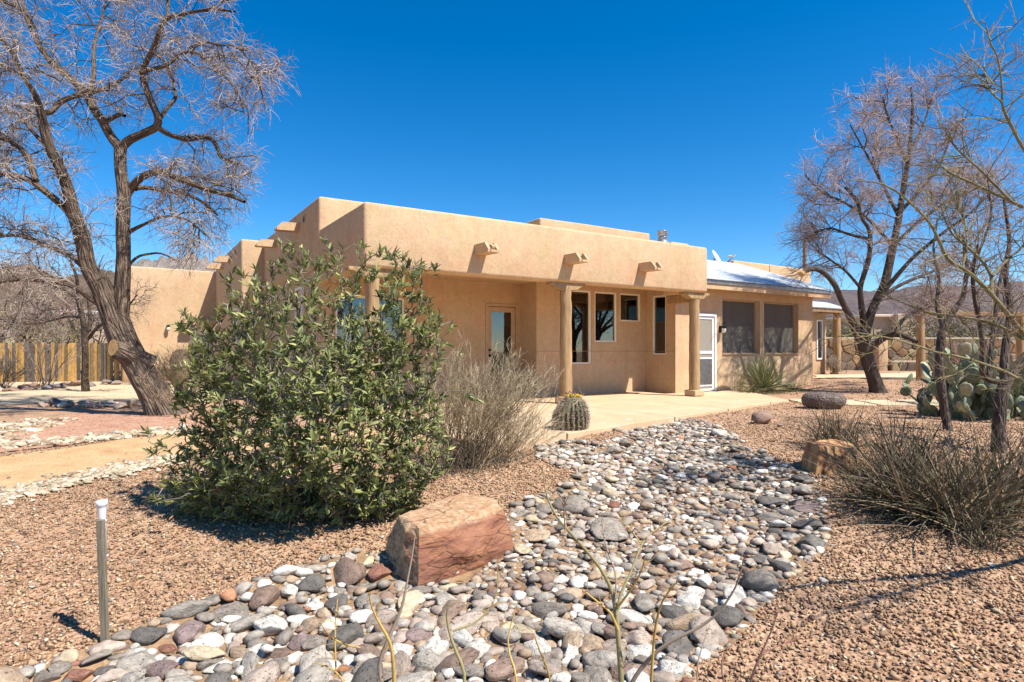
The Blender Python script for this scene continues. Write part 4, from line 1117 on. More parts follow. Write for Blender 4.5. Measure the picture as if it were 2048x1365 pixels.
# corrugated metal roof over the wing
def corrugated(name, s0, s1, t0, z0, t1, z1, parent, pitch=0.07, amp=0.014):
    n = int((s1 - s0) / pitch * 6); s = np.linspace(s0, s1, n + 1); dz = amp * np.cos(s / pitch * 2 * np.pi)
    V = []; rows = 5
    for r in range(rows):
        f = r / (rows - 1); t = t0 + (t1 - t0) * f; z = z0 + (z1 - z0) * f
        sag = 0.012 * np.sin(s * 2.1 + r)
        for a, d, e in zip(s, dz, sag): V.append(H(a, t, z + d + e * (0 < r < rows - 1)))
    return mesh_obj(name, V, grid_faces(n + 1, rows), ROOFMET, parent, True)
rf = corrugated('metal_roof', 8.53, 15.1, 0.6, 2.965, 4.05, 4.21, house)
hbox('drip_edge', 8.53, 15.08, 0.64, 0.665, 2.86, 2.95, GREYMET, rf)
hbox('fascia', 8.53, 15.06, 0.67, 0.72, 2.72, 2.93, STUCCO, rf)
V = [H(8.53, 0.72, 2.90), H(15.06, 0.72, 2.90), H(15.06, 4.04, 4.10), H(8.53, 4.04, 4.10), H(8.53, 0.72, 2.95), H(15.06, 0.72, 2.95), H(15.06, 4.04, 4.17), H(8.53, 4.04, 4.17)]
mesh_obj('roof_deck', V, CUBE_F, BEAMWOOD, rf)
hbox('soffit', 8.53, 15.06, 0.722, 1.098, 2.74, 2.765, TANPAINT, rf)
# lower back porch on the far right
hbox('far_bay', 19.3, 20.4, 3.9, 8.0, 0.0, 2.62, STUCCO, house, 0.03, 2)
r2 = corrugated('metal_roof', 18.2, 20.6, 3.15, 2.74, 4.04, 3.06, house)
hbox('fascia', 18.2, 20.58, 3.2, 3.24, 2.58, 2.71, BEAMWOOD, r2)
post(20.35, 3.45, 0.25, 2.55, 0.14, corbel=False, seed=6)
hbox('beam', 19.2, 20.5, 3.36, 3.55, 2.552, 2.70, BEAMWOOD, r2)

# chimney
ch = prism('chimney', [(11.2, 3.6), (12.0, 3.6), (12.0, 4.3), (11.2, 4.3)], 3.4, 4.56, STUCCO, house, 0.03)
cb = np.array(H(11.22, 4.0, 4.52))
zz = (0.0, 0.10, 0.22, 0.23, 0.24, 0.30, 0.305, 0.42, 0.425, 0.44, 0.455); rr = (0.20, 0.19, 0.125, 0.15, 0.125, 0.125, 0.16, 0.16, 0.165, 0.165, 0.01)
zz = tuple(z * 1.0 for z in zz)
V, Fq, _ = tubes(np.array([[cb + (0, 0, z) for z in zz]]), np.array([rr]), 24); mesh_obj('flue_cap', V, Fq, GREYMET, ch, True)

# satellite dish on the roof
dish = empty('satellite_dish', H(14.6, 4.3, 4.2), 'white satellite dish standing on the roof behind the metal sheeting', 'satellite dish')
DISHM = m_plain('dish_paint', c3(0.66, 0.63, 0.57), 0.5, var=0.05)
c = P(1430, 517, 21.9); ax = unit(np.array((0.62, -0.50, 0.42))); e1 = unit(np.cross(ax, (0, 0, 1))); e2 = np.cross(e1, ax)
V = []; nr, na = 6, 24
for i in range(nr + 1):
    r = 0.30 * i / nr
    for j in range(na):
        a = j / na * 2 * math.pi
        V.append(c + e1 * (r * math.cos(a) * 0.85) + e2 * (r * math.sin(a)) + ax * (0.9 * r * r))
mesh_obj('reflector', V, [tuple((i * na + j, i * na + (j + 1) % na, (i + 1) * na + (j + 1) % na, (i + 1) * na + j)) for i in range(nr) for j in range(na)], DISHM, dish, True)
hn = P(1466, 513, 21.5)
V, Fq, _ = tubes(np.array([[c - e2 * 0.28 + ax * 0.05, c * 0.45 + hn * 0.55 - (0, 0, 0.24), hn - (0, 0, 0.05)]]), np.array([[0.018, 0.018, 0.018]]), 6); mesh_obj('arm', V, Fq, GREYMET, dish)
V, Fq, _ = tubes(np.array([[hn + unit(c - hn) * 0.14, hn + unit(c - hn) * 0.07, hn, hn - unit(c - hn) * 0.07 + (0, 0, 0.05)]]), np.array([[0.05, 0.045, 0.03, 0.045]]), 10); mesh_obj('feed_horn', V, Fq, DISHM, dish, True)
V, Fq, _ = tubes(np.array([[c - ax * 0.02, c - ax * 0.1 - (0, 0, 0.15), (*(c - ax * 0.1)[:2], 3.9)]]), np.array([[0.03] * 3]), 8); mesh_obj('mast', V, Fq, GREYMET, dish)
# ------------------------------------------------------------------ bare trees
TWC = {'dark': (0.06, 0.045, 0.036), 'mid': (0.19, 0.145, 0.11), 'pale': (0.42, 0.345, 0.28), 'pale2': (0.50, 0.40, 0.33), 'pink': (0.36, 0.25, 0.205), 'green': (0.27, 0.245, 0.10), 'tan': (0.54, 0.42, 0.26)}

def limb(points, Y, k=1.0, dY=0.0, K=None):
    """points (px,py,radius px): a limb at depth Y whose tip has moved dY deeper"""
    n = len(points); out = []
    for i, (a, b, r) in enumerate(points):
        y = Y + dY * (i / max(1, n - 1)) ** 1.3
        out.append((*P(a, b, y), r * y / F * k))
    return resample(np.array(out), K or max(6, 3 * n))

def rough_tube(bag, L, sides=12, amp=0.08, seed=0, wig=0.0):
    L = L.copy()
    if wig: L[1:-1, :3] += np.stack([fbm2(np.arange(len(L))[1:-1] * 0.9, np.full(len(L) - 2, seed + q * 7.0), seed, 2, 1.0) for q in range(3)], -1) * wig
    V, Fq, al = tubes(L[None, :, :3], L[None, :, 3], sides)
    c = np.repeat(L[:, :3], sides, axis=0); d = V - c
    n = fbm3(np.stack([al[:, 0] * 14, al[:, 1] * 14, al[:, 2] * 1.6], -1), seed, 3, 1.2)
    V = c + d * (1 + amp * 1.6 * n)[:, None]
    bag.add(V, Fq, al)

def cap_tip(L, length=0.02):
    return L

def twig_levels(bag, mains, spec, center=None):
    """spec: list of dict(n, len, K, r0, r1, col, sides, **spawn args)"""
    cur = mains
    for s in spec:
        kw = {k: v for k, v in s.items() if k in ('t0', 't1', 'along', 'up', 'wig', 'grav', 'outward')}
        cur = spawn(cur, s['n'], s['len'], s.get('K', 6), center=center, **kw)
        N, K, _ = cur.shape
        R = taper(N, K, s['r0'] * rng.uniform(0.7, 1.3, N), s.get('r1', 0.35))
        V, Fq, al = tubes(cur, R, s.get('sides', 3))
        c0 = np.array(s['col']); ck = np.where(rng.random((N, 1)) < s.get('darkp', 0.25), 0.42, 1.0) * rng.uniform(0.72, 1.25, (N, 1)) * c0
        bag.add(V, Fq, al, np.repeat(ck, K * s.get('sides', 3), axis=0))
    return cur

def stack(ms, K=12): return np.stack([resample(m[:, :3], K) for m in ms])

# --- the big leaning tree on the left
Y1 = 10.9
lt = empty('bare_tree', tuple(P(333, 832, Y1)), 'large leaning bare tree with rough bark and a sawn limb', 'tree')
mains = []
def lm(pts, dY=0.0, k=1.0, Y=Y1): m = limb(pts, Y, k * 0.87, dY); mains.append(m); return m
trunkbag = Bag()
rough_tube(trunkbag, limb([(338, 846, 52), (330, 828, 42), (316, 800, 36), (290, 758, 33), (264, 715, 32), (243, 672, 32), (228, 630, 30), (214, 596, 26), (200, 560, 20)], Y1, 0.77, 0, 40), 28, 0.13, 5)
L1_ = lm([(222, 625, 22), (200, 580, 18), (176, 536, 16), (165, 473, 15.5), (145, 420, 14), (135, 375, 12), (118, 330, 11), (101, 303, 10.5), (89, 263, 10), (81, 219, 8)], -0.6)
L2_ = lm([(236, 655, 20), (244, 600, 17), (247, 525, 15.5), (246, 450, 15), (249, 387, 14.5), (240, 337, 13), (241, 297, 13)], 0.5)
L3_ = lm([(243, 300, 11), (222, 276, 10), (206, 243, 9), (184, 216, 9), (175, 189, 9), (135, 152, 7.5), (101, 125, 7), (74, 84, 6), (57, 44, 5.5), (44, 17, 5), (0, 0, 4.5), (-60, -20, 3)], 0.0, 1, Y1 + 0.5)
L4_ = lm([(240, 300, 10), (256, 280, 9), (290, 266, 8.5), (317, 254, 8), (318, 236, 7.5), (303, 206, 7), (286, 162, 6.5), (283, 142, 6), (300, 111, 6), (313, 81, 5.5), (320, 54, 5), (337, 35, 4.5), (371, 27, 3.5), (421, 18, 3), (472, 24, 2)], -0.9, 1, Y1 + 0.5)
lm([(335, 36, 4), (336, 12, 4), (333, -20, 3.5), (330, -60, 3)], 0.5, 1, Y1 + 0.1)
lm([(317, 256, 7), (337, 270, 6), (374, 280, 6), (418, 272, 5), (433, 290, 5), (441, 317, 4.5), (472, 328, 4)], 0.9, 1, Y1 + 0.4)
lm([(252, 392, 9), (270, 364, 8), (290, 350, 8), (317, 342, 7.5), (364, 360, 7), (421, 381, 6), (462, 391, 5.5), (489, 404, 4)], -0.8, 1, Y1 + 0.4)
lm([(270, 378, 6), (283, 374, 5.5), (330, 381, 4.5), (388, 393, 4), (418, 414, 3.5), (435, 431, 2.5)], 1.0, 1, Y1 + 0.4)
lm([(283, 145, 5), (337, 131, 4.5), (357, 108, 4), (388, 101, 3.5), (421, 125, 3), (455, 158, 2.5), (478, 189, 2.2), (489, 229, 1.6)], 0.8, 1, Y1 + 0.1)
lm([(377, 98, 3), (404, 81, 2.6), (435, 91, 2.4), (472, 91, 2), (505, 125, 1.7), (516, 158, 1.4)], -0.7, 1, Y1 + 0.3)
lm([(318, 240, 5), (335, 215, 4.5), (355, 195, 4), (345, 165, 3), (330, 120, 2.4), (305, 100, 2)], 1.2, 1, Y1 + 0.3)
lm([(81, 225, 7), (101, 228, 6.5), (118, 205, 6), (148, 192, 5.5), (182, 186, 5), (215, 175, 4), (260, 150, 3)], 0.9, 1, Y1 - 0.3)
lm([(81, 222, 7), (74, 195, 6), (45, 150, 5), (20, 95, 4), (-20, 60, 3)], -1.0, 1, Y1 - 0.3)
lm([(203, 610, 8), (183, 600, 7), (151, 575, 6), (105, 562, 5.5), (70, 559, 5), (20, 560, 4), (-60, 575, 3)], -1.2)
lm([(180, 548, 6.5), (160, 528, 6), (141, 511, 5.5), (88, 490, 5), (35, 469, 4), (-30, 478, 3)], 0.9)
lm([(150, 448, 8), (135, 421, 7.5), (101, 391, 7.5), (50, 354, 6.5), (0, 347, 6), (-70, 340, 4)], -0.9)
lm([(72, 362, 7), (67, 345, 7), (54, 310, 6.5), (30, 286, 6), (0, 276, 5), (-60, 250, 3)], 0.4, 1, Y1 - 0.6)
lm([(248, 470, 6), (275, 455, 4), (330, 430, 3), (380, 440, 2.5), (410, 470, 1.8)], -1.0, 1, Y1 + 0.3)
lm([(206, 245, 5), (222, 238, 5), (240, 228, 5), (250, 232, 3.5)], -0.3, 1, Y1 + 0.3)
lm([(250, 540, 4), (275, 512, 3), (320, 505, 2.2), (350, 520, 1.6)], 0.6, 1, Y1 + 0.2)
lm([(175, 190, 6), (190, 150, 5), (185, 100, 4), (200, 50, 3), (215, -10, 2)], 1.4, 1, Y1 + 0.4)
lm([(101, 300, 5), (70, 270, 4), (40, 230, 3.5), (0, 215, 2.5)], 1.5, 1, Y1 - 0.4)
for i, m in enumerate(mains): rough_tube(trunkbag, m, 12 if i < 4 else 8, 0.09, 20 + i, 0.0)
trunkbag.obj('trunk', BARK, lt, True)
# the sawn limb: stub with a pale round cut face
cutc = P(227, 697, Y1 - 0.32); cd_ = unit(np.array((-0.30, -0.95, 0.05)))
V, Fq, al = tubes(np.array([[cutc - cd_ * 0.45 + (0.22, 0, -0.30), cutc - cd_ * 0.2 + (0.07, 0, -0.10), cutc - cd_ * 0.02, cutc]]), np.array([[0.22, 0.18, 0.15, 0.14]]), 20)
stub = mesh_obj('sawn_limb', V, Fq, BARK, lt, True, None, al)
V = [cutc + cd_ * 0.004 + v for v in [np.zeros(3)] + [0.138 * (math.cos(a) * unit(np.cross(cd_, (0, 0, 1))) * 0.9 + math.sin(a) * np.cross(unit(np.cross(cd_, (0, 0, 1))), cd_) * 1.15) for a in np.linspace(0, 2 * math.pi, 24, endpoint=False)]]
CUTM = Mat('sawn_wood'); vo_ = CUTM.noise(CUTM.coord('Object'), 16, 4)
CUTM.base(CUTM.ramp(vo_.outputs['Fac'], [(0.35, (0.36, 0.215, 0.085)), (0.65, (0.56, 0.37, 0.16))]))
mesh_obj('cut_face', V, [(0, i + 1, (i + 1) % 24 + 1) for i in range(24)], CUTM.m, stub)
crown = Bag()
mm = stack(mains[0:])
spec = [dict(n=11, len=(0.5, 1.35), K=7, r0=0.013, r1=0.45, col=(0.11, 0.085, 0.065), t0=0.25, along=0.55, up=0.12, wig=0.30, grav=-0.05, sides=4),
        dict(n=9, len=(0.3, 0.8), K=6, r0=0.0068, r1=0.5, col=TWC['pale'], darkp=0.45, t0=0.15, along=0.6, wig=0.34, grav=-0.13),
        dict(n=7, darkp=0.35, len=(0.14, 0.45), K=4, r0=0.0036, r1=0.5, col=TWC['pale2'], t0=0.1, along=0.6, wig=0.32, grav=-0.10)]
twig_levels(crown, mm[[0, 2, 3, 4, 5, 6, 7, 8, 9, 10, 11, 12, 13, 14, 15, 16, 17, 20, 21]], spec)
crown.obj('crown', TWIG, lt)
# dead twig tufts on the trunk base
tuft = Bag()
for (a, b) in ((285, 755), (305, 775), (340, 790), (318, 792), (350, 800)):
    base = P(a, b, Y1 - 0.5); n = 26
    d = unit(rng.normal(size=(n, 3)) + (0, -0.6, 0.2)); pts = base + d[:, None, :] * (np.linspace(0, 0.13, 4)[None, :, None]) + rng.normal(0, 0.012, (n, 4, 3))
    V, Fq, al = tubes(pts, np.full((n, 4), 0.004), 3); tuft.add(V, Fq, al, np.repeat(rng.uniform(0.7, 1.2, (n, 1)) * np.array((0.34, 0.25, 0.17)), 12, axis=0))
tuft.obj('dead_twigs', TWIG, lt)

# --- the tree beyond the lava boulder
Y2 = 16.3
rt = empty('bare_tree', tuple(P(1756, 783, Y2)), 'rounded bare tree with dark trunk and a sawn off arching limb, beyond lava boulder', 'tree')
mains = []
tb = Bag()
rough_tube(tb, limb([(1757, 790, 23), (1754, 776, 18), (1746, 750, 16), (1738, 730, 16), (1730, 703, 16), (1726, 680, 17), (1722, 664, 13)], Y2, 0.78, 0, 24), 18, 0.12, 61)
def rm(pts, dY=0.0, dy0=0.0): m = limb(pts, Y2 + dy0, 0.77, dY); mains.append(m); return m
rm([(1720, 680, 10), (1706, 650, 9), (1698, 630, 8), (1683, 601, 7.5), (1671, 572, 7), (1655, 551, 6.5), (1634, 538, 6), (1617, 538, 6.5), (1604, 547, 7)], -1.0)
rm([(1728, 670, 9), (1728, 640, 8), (1722, 610, 7), (1719, 575, 6.5), (1738, 520, 6), (1742, 480, 5.5), (1738, 455, 5), (1722, 438, 4.5), (1716, 400, 4), (1690, 375, 3)], -0.8)
rm([(1730, 668, 12), (1738, 636, 11), (1752, 600, 11), (1768, 580, 10.5), (1776, 540, 10), (1786, 493, 9), (1798, 434, 8), (1806, 380, 6.5), (1815, 330, 5.5), (1822, 270, 4.5), (1826, 215, 3.5), (1822, 175, 2)], 0.6)
rm([(1736, 700, 9), (1748, 690, 9), (1768, 676, 8), (1790, 668, 7.5), (1812, 674, 6.5), (1834, 684, 5)], -1.0)
rm([(1790, 668, 5), (1799, 648, 4.5), (1815, 630, 4), (1834, 622, 3), (1870, 600, 2)], 0.6, -0.6)
rm([(1798, 434, 5), (1770, 380, 4), (1745, 330, 3.2), (1722, 290, 2.2), (1700, 250, 1.5)], -1.5, 0.4)
rm([(1786, 493, 5), (1740, 440, 4), (1690, 405, 3.2), (1640, 385, 2.2), (1610, 350, 1.5)], -0.6, 0.3)
rm([(1800, 425, 5), (1850, 370, 4), (1890, 310, 3), (1905, 255, 2)], 1.2, 0.4)
rm([(1815, 330, 4), (1790, 270, 3), (1772, 225, 2.4), (1766, 195, 1.6)], -1.0, 0.5)
rm([(1820, 300, 3.5), (1848, 250, 2.8), (1862, 200, 2)], 0.8, 0.5)
rm([(1754, 600, 7), (1820, 520, 5), (1880, 470, 4), (1945, 425, 3), (1985, 380, 2)], -1.6)
rm([(1786, 493, 5), (1840, 440, 4), (1900, 400, 3), (1965, 350, 2)], 2.0, 0.3)
rm([(1742, 480, 4.5), (1700, 470, 3.5), (1660, 455, 2.8), (1622, 468, 2)], 1.4, -0.4)
rm([(1720, 575, 4), (1690, 540, 3.2), (1660, 520, 2.4), (1630, 500, 1.8)], 1.0, -0.2)
rm([(1752, 600, 6), (1800, 570, 4.5), (1860, 545, 3.5), (1930, 520, 2.5)], 1.8)
for i, m in enumerate(mains): rough_tube(tb, m, 10 if i < 4 else 7, 0.10, 70 + i)
tb.obj('trunk', BARKDARK, rt, True)
endc = mains[0][-1, :3]; V, Fq, al = tubes(np.array([[endc + (0.02, 0, 0.01), endc - (0.035, 0.02, 0.03)]]), np.array([[0.085, 0.08]]), 12)
mesh_obj('cut_face', np.vstack([V, V[12:].mean(0)]), [tuple(f) for f in Fq] + [(12 + i, 12 + (i + 1) % 12, 24) for i in range(12)], CUTM.m, rt)
crown = Bag(); mm = stack(mains)
spec = [dict(n=10, len=(0.6, 1.6), K=7, r0=0.014, r1=0.45, col=(0.12, 0.092, 0.072), t0=0.35, along=0.6, up=0.22, wig=0.22, grav=0.0, sides=4),
        dict(n=9, len=(0.4, 1.05), K=6, r0=0.0075, r1=0.5, col=TWC['pink'], t0=0.15, along=0.65, wig=0.25, grav=-0.01),
        dict(n=9, len=(0.2, 0.6), K=4, r0=0.0046, r1=0.5, col=(0.54, 0.41, 0.34), t0=0.1, along=0.65, wig=0.25, grav=-0.02)]
twig_levels(crown, mm[[1, 2, 4, 5, 6, 7, 8, 9, 10, 11, 12, 13, 14]], spec)
crown.obj('crown', TWIG, rt)

# --- thin dark trunk and the forked trunk in front of the prickly pear
ta = empty('bare_tree', tuple(P(1897, 868, 8.7)), 'slender dark trunked bare tree left of the prickly pear', 'tree')
tb = Bag(); mains = []
mains.append(limb([(1899, 874, 10), (1895, 855, 8), (1888, 815, 8), (1881, 758, 8.5), (1878, 714, 8), (1884, 670, 7.5), (1889, 648, 7), (1900, 632, 6), (1925, 600, 4.5), (1935, 540, 3.5), (1925, 470, 2.5)], 8.7, 1, 0.4))
mains.append(limb([(1886, 655, 5), (1872, 610, 4), (1880, 560, 3), (1865, 500, 2.2), (1875, 440, 1.6)], 8.9, 1, 0.7))
mains.append(limb([(1930, 560, 3.5), (1960, 500, 2.6), (1985, 430, 2), (1975, 360, 1.4)], 9.0, 1, -0.6))
for i, m in enumerate(mains): rough_tube(tb, m, 10, 0.10, 90 + i, 0.01)
tb.obj('trunk', BARKDARK, ta, True)
cr = Bag()
SPT = [dict(n=9, len=(0.3, 0.8), K=6, r0=0.007, r1=0.5, col=TWC['mid'], t0=0.4, along=0.6, up=0.15, wig=0.22), dict(n=7, len=(0.12, 0.4), K=5, r0=0.0035, col=TWC['pale'], t0=0.1, along=0.6, wig=0.25), dict(n=3, len=(0.06, 0.2), K=4, r0=0.0022, col=TWC['pink'], t0=0.1, along=0.6, wig=0.25)]
twig_levels(cr, stack(mains), SPT); cr.obj('crown', TWIG, ta)

tb_ = empty('bare_tree', tuple(P(1998, 908, 7.25)), 'forked purplish trunk standing in front of the prickly pear', 'tree')
tb = Bag(); mains = []
mains.append(limb([(1998, 915, 14), (1997, 880, 12), (2000, 810, 12), (2006, 775, 12), (2018, 752, 10), (2032, 734, 9), (2055, 710, 8), (2100, 660, 6), (2130, 580, 5)], 7.25, 1, 0.3))
mains.append(limb([(2010, 770, 9), (2008, 740, 8), (2010, 714, 8), (2012, 683, 7), (2018, 648, 6.5), (2021, 604, 5.5), (2010, 560, 4.5), (2020, 480, 3.5), (2008, 400, 2.5)], 7.35, 1, 0.5))
mains.append(limb([(2010, 766, 6), (1988, 763, 5.5), (1968, 759, 5.5), (1963, 736, 5), (1966, 692, 4.5), (1961, 654, 4.2), (1950, 604, 3.8), (1944, 555, 3.2), (1955, 490, 2.4)], 7.2, 1, -0.3))
mains.append(limb([(1976, 760, 5), (1981, 735, 5), (1983, 700, 5), (1988, 663, 4.5), (1992, 621, 4), (2000, 560, 3), (2015, 500, 2)], 7.6, 1, 0.6))
for i, m in enumerate(mains): rough_tube(tb, m, 10, 0.08, 95 + i)
tb.obj('trunk', BARKDARK, tb_, True)
cr = Bag(); twig_levels(cr, stack(mains[1:]), SPT); cr.obj('crown', TWIG, tb_)

# --- the green-barked tree whose branches reach in from the right
Y5 = 5.4
pv = empty('green_barked_tree', tuple(P(2330, 1080, Y5)), 'yellow green bare branches reaching in from the right border', 'tree')
tb = Bag(); mains = []
def gm(pts, dY=0.0, dy0=0.0): mains.append(limb(pts, Y5 + dy0, 0.60, dY))
gm([(2330, 1090, 34), (2325, 950, 28), (2310, 800, 26), (2290, 660, 22), (2280, 520, 18), (2290, 380, 14), (2270, 240, 10)])
gm([(2318, 880, 14), (2200, 815, 9), (2110, 785, 7), (2048, 764, 5.5), (2018, 747, 5), (1966, 727, 4.5), (1911, 712, 4.2), (1878, 707, 4), (1834, 692, 3.4), (1790, 679, 2.8), (1746, 670, 2.3), (1702, 665, 1.5)], -0.7)
gm([(2300, 760, 13), (2180, 725, 9), (2100, 700, 7), (2048, 679, 6), (2010, 657, 5.5), (1966, 641, 5), (1922, 635, 4.4), (1889, 630, 4), (1860, 630, 3.4), (1834, 617, 3), (1790, 600, 2.4), (1752, 578, 1.5)], 0.8)
gm([(2295, 700, 13), (2150, 700, 10), (2080, 690, 8), (2048, 669, 7.5), (2010, 623, 7), (1980, 584, 7), (1935, 541, 6), (1895, 522, 5.5), (1879, 485, 5), (1866, 455, 4.6), (1852, 438, 4.2), (1830, 414, 3.8), (1801, 388, 3.2), (1766, 367, 2.6), (1699, 361, 1.5)], -0.4, 0.2)
gm([(2285, 500, 12), (2160, 450, 8), (2048, 417, 6), (2021, 402, 5.5), (1977, 382, 4.8), (1933, 361, 4), (1898, 347, 3.2), (1880, 329, 2.2)], 0.5, 0.1)
gm([(2021, 402, 4.5), (1992, 373, 4), (1956, 335, 3.5), (1933, 317, 3), (1904, 288, 2.6), (1889, 259, 2), (1877, 241, 1.4)], -0.4, 0.2)
gm([(1983, 588, 6), (1984, 549, 5.5), (1962, 519, 4.6), (1933, 493, 3.8), (1904, 470, 3), (1885, 430, 2.2), (1880, 390, 1.4)], 0.6, 0.1)
gm([(1984, 552, 4.6), (2015, 520, 4), (2048, 493, 3.5), (2090, 450, 2.5)], 0.3, 0.1)
gm([(1925, 535, 3.5), (1935, 490, 3), (1930, 440, 2.6), (1905, 400, 2), (1898, 350, 1.4)], 0.7, 0.1)
gm([(2280, 420, 11), (2180, 380, 8), (2100, 345, 6), (2048, 303, 5), (2030, 267, 4.6), (2012, 232, 4.2), (2001, 208, 3.8), (2006, 185, 3.2), (1998, 121, 2.4), (1979, 82, 1.8), (1971, 46, 1.2)], -0.6)
gm([(2004, 205, 3), (1985, 190, 2.4), (1975, 165, 2), (1968, 130, 1.2)], 0.2, -0.4)
gm([(2270, 300, 9), (2190, 220, 6), (2120, 150, 4), (2080, 80, 2.5)], 0.4)
gm([(2320, 900, 16), (2400, 800, 12), (2460, 650, 9), (2480, 480, 6)], 0.8)
gm([(2300, 660, 14), (2250, 560, 10), (2200, 480, 7), (2160, 380, 4)], -1.6)
for pts in ([(5.8, 5.4, 0.9, 0.06), (5.6, 4.2, 1.8, 0.035), (5.0, 3.3, 2.0, 0.025), (4.1, 3.05, 2.0, 0.019), (3.3, 3.0, 1.9, 0.014), (2.75, 2.85, 1.85, 0.008)], [(4.6, 3.2, 2.0, 0.016), (4.0, 2.8, 2.2, 0.012), (3.2, 2.4, 2.25, 0.007)]): mains.append(resample(np.array(pts), 16))
for i, m in enumerate(mains): rough_tube(tb, m, 10, 0.06, 120 + i, 0.006)
tb.obj('trunk', BARKGREEN, pv, True)
cr = Bag()
twig_levels(cr, stack(mains[1:], 14), [dict(n=17, len=(0.2, 0.8), K=6, r0=0.0050, r1=0.45, col=TWC['green'], t0=0.25, along=0.7, up=0.08, wig=0.16), dict(n=6, len=(0.08, 0.34), K=5, r0=0.0027, r1=0.6, col=(0.37, 0.285, 0.16), t0=0.1, along=0.65, wig=0.16), dict(n=3, len=(0.03, 0.12), K=3, r0=0.0018, r1=0.5, col=TWC['pink'], t0=0.1, along=0.6, wig=0.2)])
cr.obj('crown', TWIG, pv)

# --- other bare trees and shrubs
def bare_tree(name, label, x, y, h, spread, nmain=6, trunk_r=0.09, cols=('dark', 'mid', 'pink'), group=None, dens=1.0, cat='tree', r3=0.005, fork=0.3, up=0.12, bark=None):
    z = float(G0f(x, y)); root = empty(name, (x, y, z), label, cat, group)
    tb = Bag(); ms = []
    for i in range(nmain):
        a = (i + rng.uniform(-0.3, 0.3)) / nmain * 2 * math.pi; e = rng.uniform(0.5, 1.0)
        q0 = np.array((x, y, z - 0.05)); q1 = q0 + (rng.normal(0, 0.05), rng.normal(0, 0.05), h * fork)
        q3 = np.array((x + math.cos(a) * spread * e, y + math.sin(a) * spread * e, z + h * rng.uniform(0.72, 0.95) * (1.12 - 0.3 * e)))
        q2 = 0.5 * (q1 + q3) + rng.normal(0, 0.08 * h, 3) + (0, 0, 0.05 * h)
        L = resample(np.array([(*q0, trunk_r), (*q1, trunk_r * 0.8), (*(0.6 * q1 + 0.4 * q2), trunk_r * 0.55), (*q2, trunk_r * 0.38), (*(0.5 * q2 + 0.5 * q3), trunk_r * 0.26), (*q3, trunk_r * 0.12)]), 14)
        ms.append(L); rough_tube(tb, L, 8, 0.1, int(rng.integers(1000)), 0.03 * h / 4)
    tb.obj('trunk', bark or BARKDARK, root, True)
    cr = Bag(); s = h / 5
    twig_levels(cr, stack(ms), [dict(n=max(3, int(8 * dens)), len=(0.5 * s, 1.4 * s), K=6, r0=r3 * 2.6, r1=0.45, col=TWC[cols[0]], t0=0.4, along=0.6, up=up, wig=0.24), dict(n=max(3, int(6 * dens)), len=(0.3 * s, 0.85 * s), K=5, r0=r3 * 1.5, r1=0.5, col=TWC[cols[1]], t0=0.15, along=0.6, wig=0.26), dict(n=max(2, int(5 * dens)), len=(0.15 * s, 0.5 * s), K=3, r0=r3, r1=0.5, col=TWC[cols[2]], t0=0.1, along=0.6, wig=0.26)])
    cr.obj('crown', TWIG, root)
    return root

def bare_bush(name, label, x, y, h, spread, n=60, cols=('tan', 'pale'), r=0.006, group=None, lean=(0, 0), kids=8, t0=0.4, cat='bush', base_r=0.12, arch=0.0):
    z = float(GZ(x, y)); root = empty(name, (x, y, z), label, cat, group)
    a = rng.uniform(0, 2 * np.pi, n); e = np.sqrt(rng.uniform(0, 1, n))
    d = np.stack([np.cos(a) * e * spread + lean[0], np.sin(a) * e * spread + lean[1], h * rng.uniform(0.75, 1.08, n) * (1 - 0.35 * e ** 2)], -1)
    b = np.stack([x + rng.normal(0, base_r, n), y + rng.normal(0, base_r, n), np.full(n, z - 0.03)], -1)
    K = 8; t = np.linspace(0, 1, K)[None, :, None]
    S = b[:, None] + d[:, None] * np.concatenate([t ** (1.0 - 0.0), t ** (1.0), t ** (0.9 - arch)], -1) * np.array((1, 1, 1)) + rng.normal(0, 0.012 * h, (n, K, 3)) * t
    bag = Bag()
    V, Fq, al = tubes(S, taper(n, K, r * rng.uniform(0.7, 1.4, n), 0.4), 4); bag.add(V, Fq, al, np.repeat(rng.uniform(0.6, 1.1, (n, 1)) * np.array(TWC[cols[0]]) * 0.6, K * 4, axis=0))
    bag.obj('stems', DRYSTEM, root)
    cr = Bag()
    twig_levels(cr, S, [dict(n=kids, len=(0.12 * h, 0.34 * h), K=5, r0=r * 0.55, r1=0.5, col=TWC[cols[0]], t0=t0, along=0.85, up=0.3, wig=0.16, grav=0.06), dict(n=4, len=(0.05 * h, 0.16 * h), K=4, r0=r * 0.36, r1=0.6, col=TWC[cols[1]], t0=0.1, along=0.8, up=0.2, wig=0.2, grav=0.05)])
    cr.obj('twigs', DRYSTEM, root)
    return root

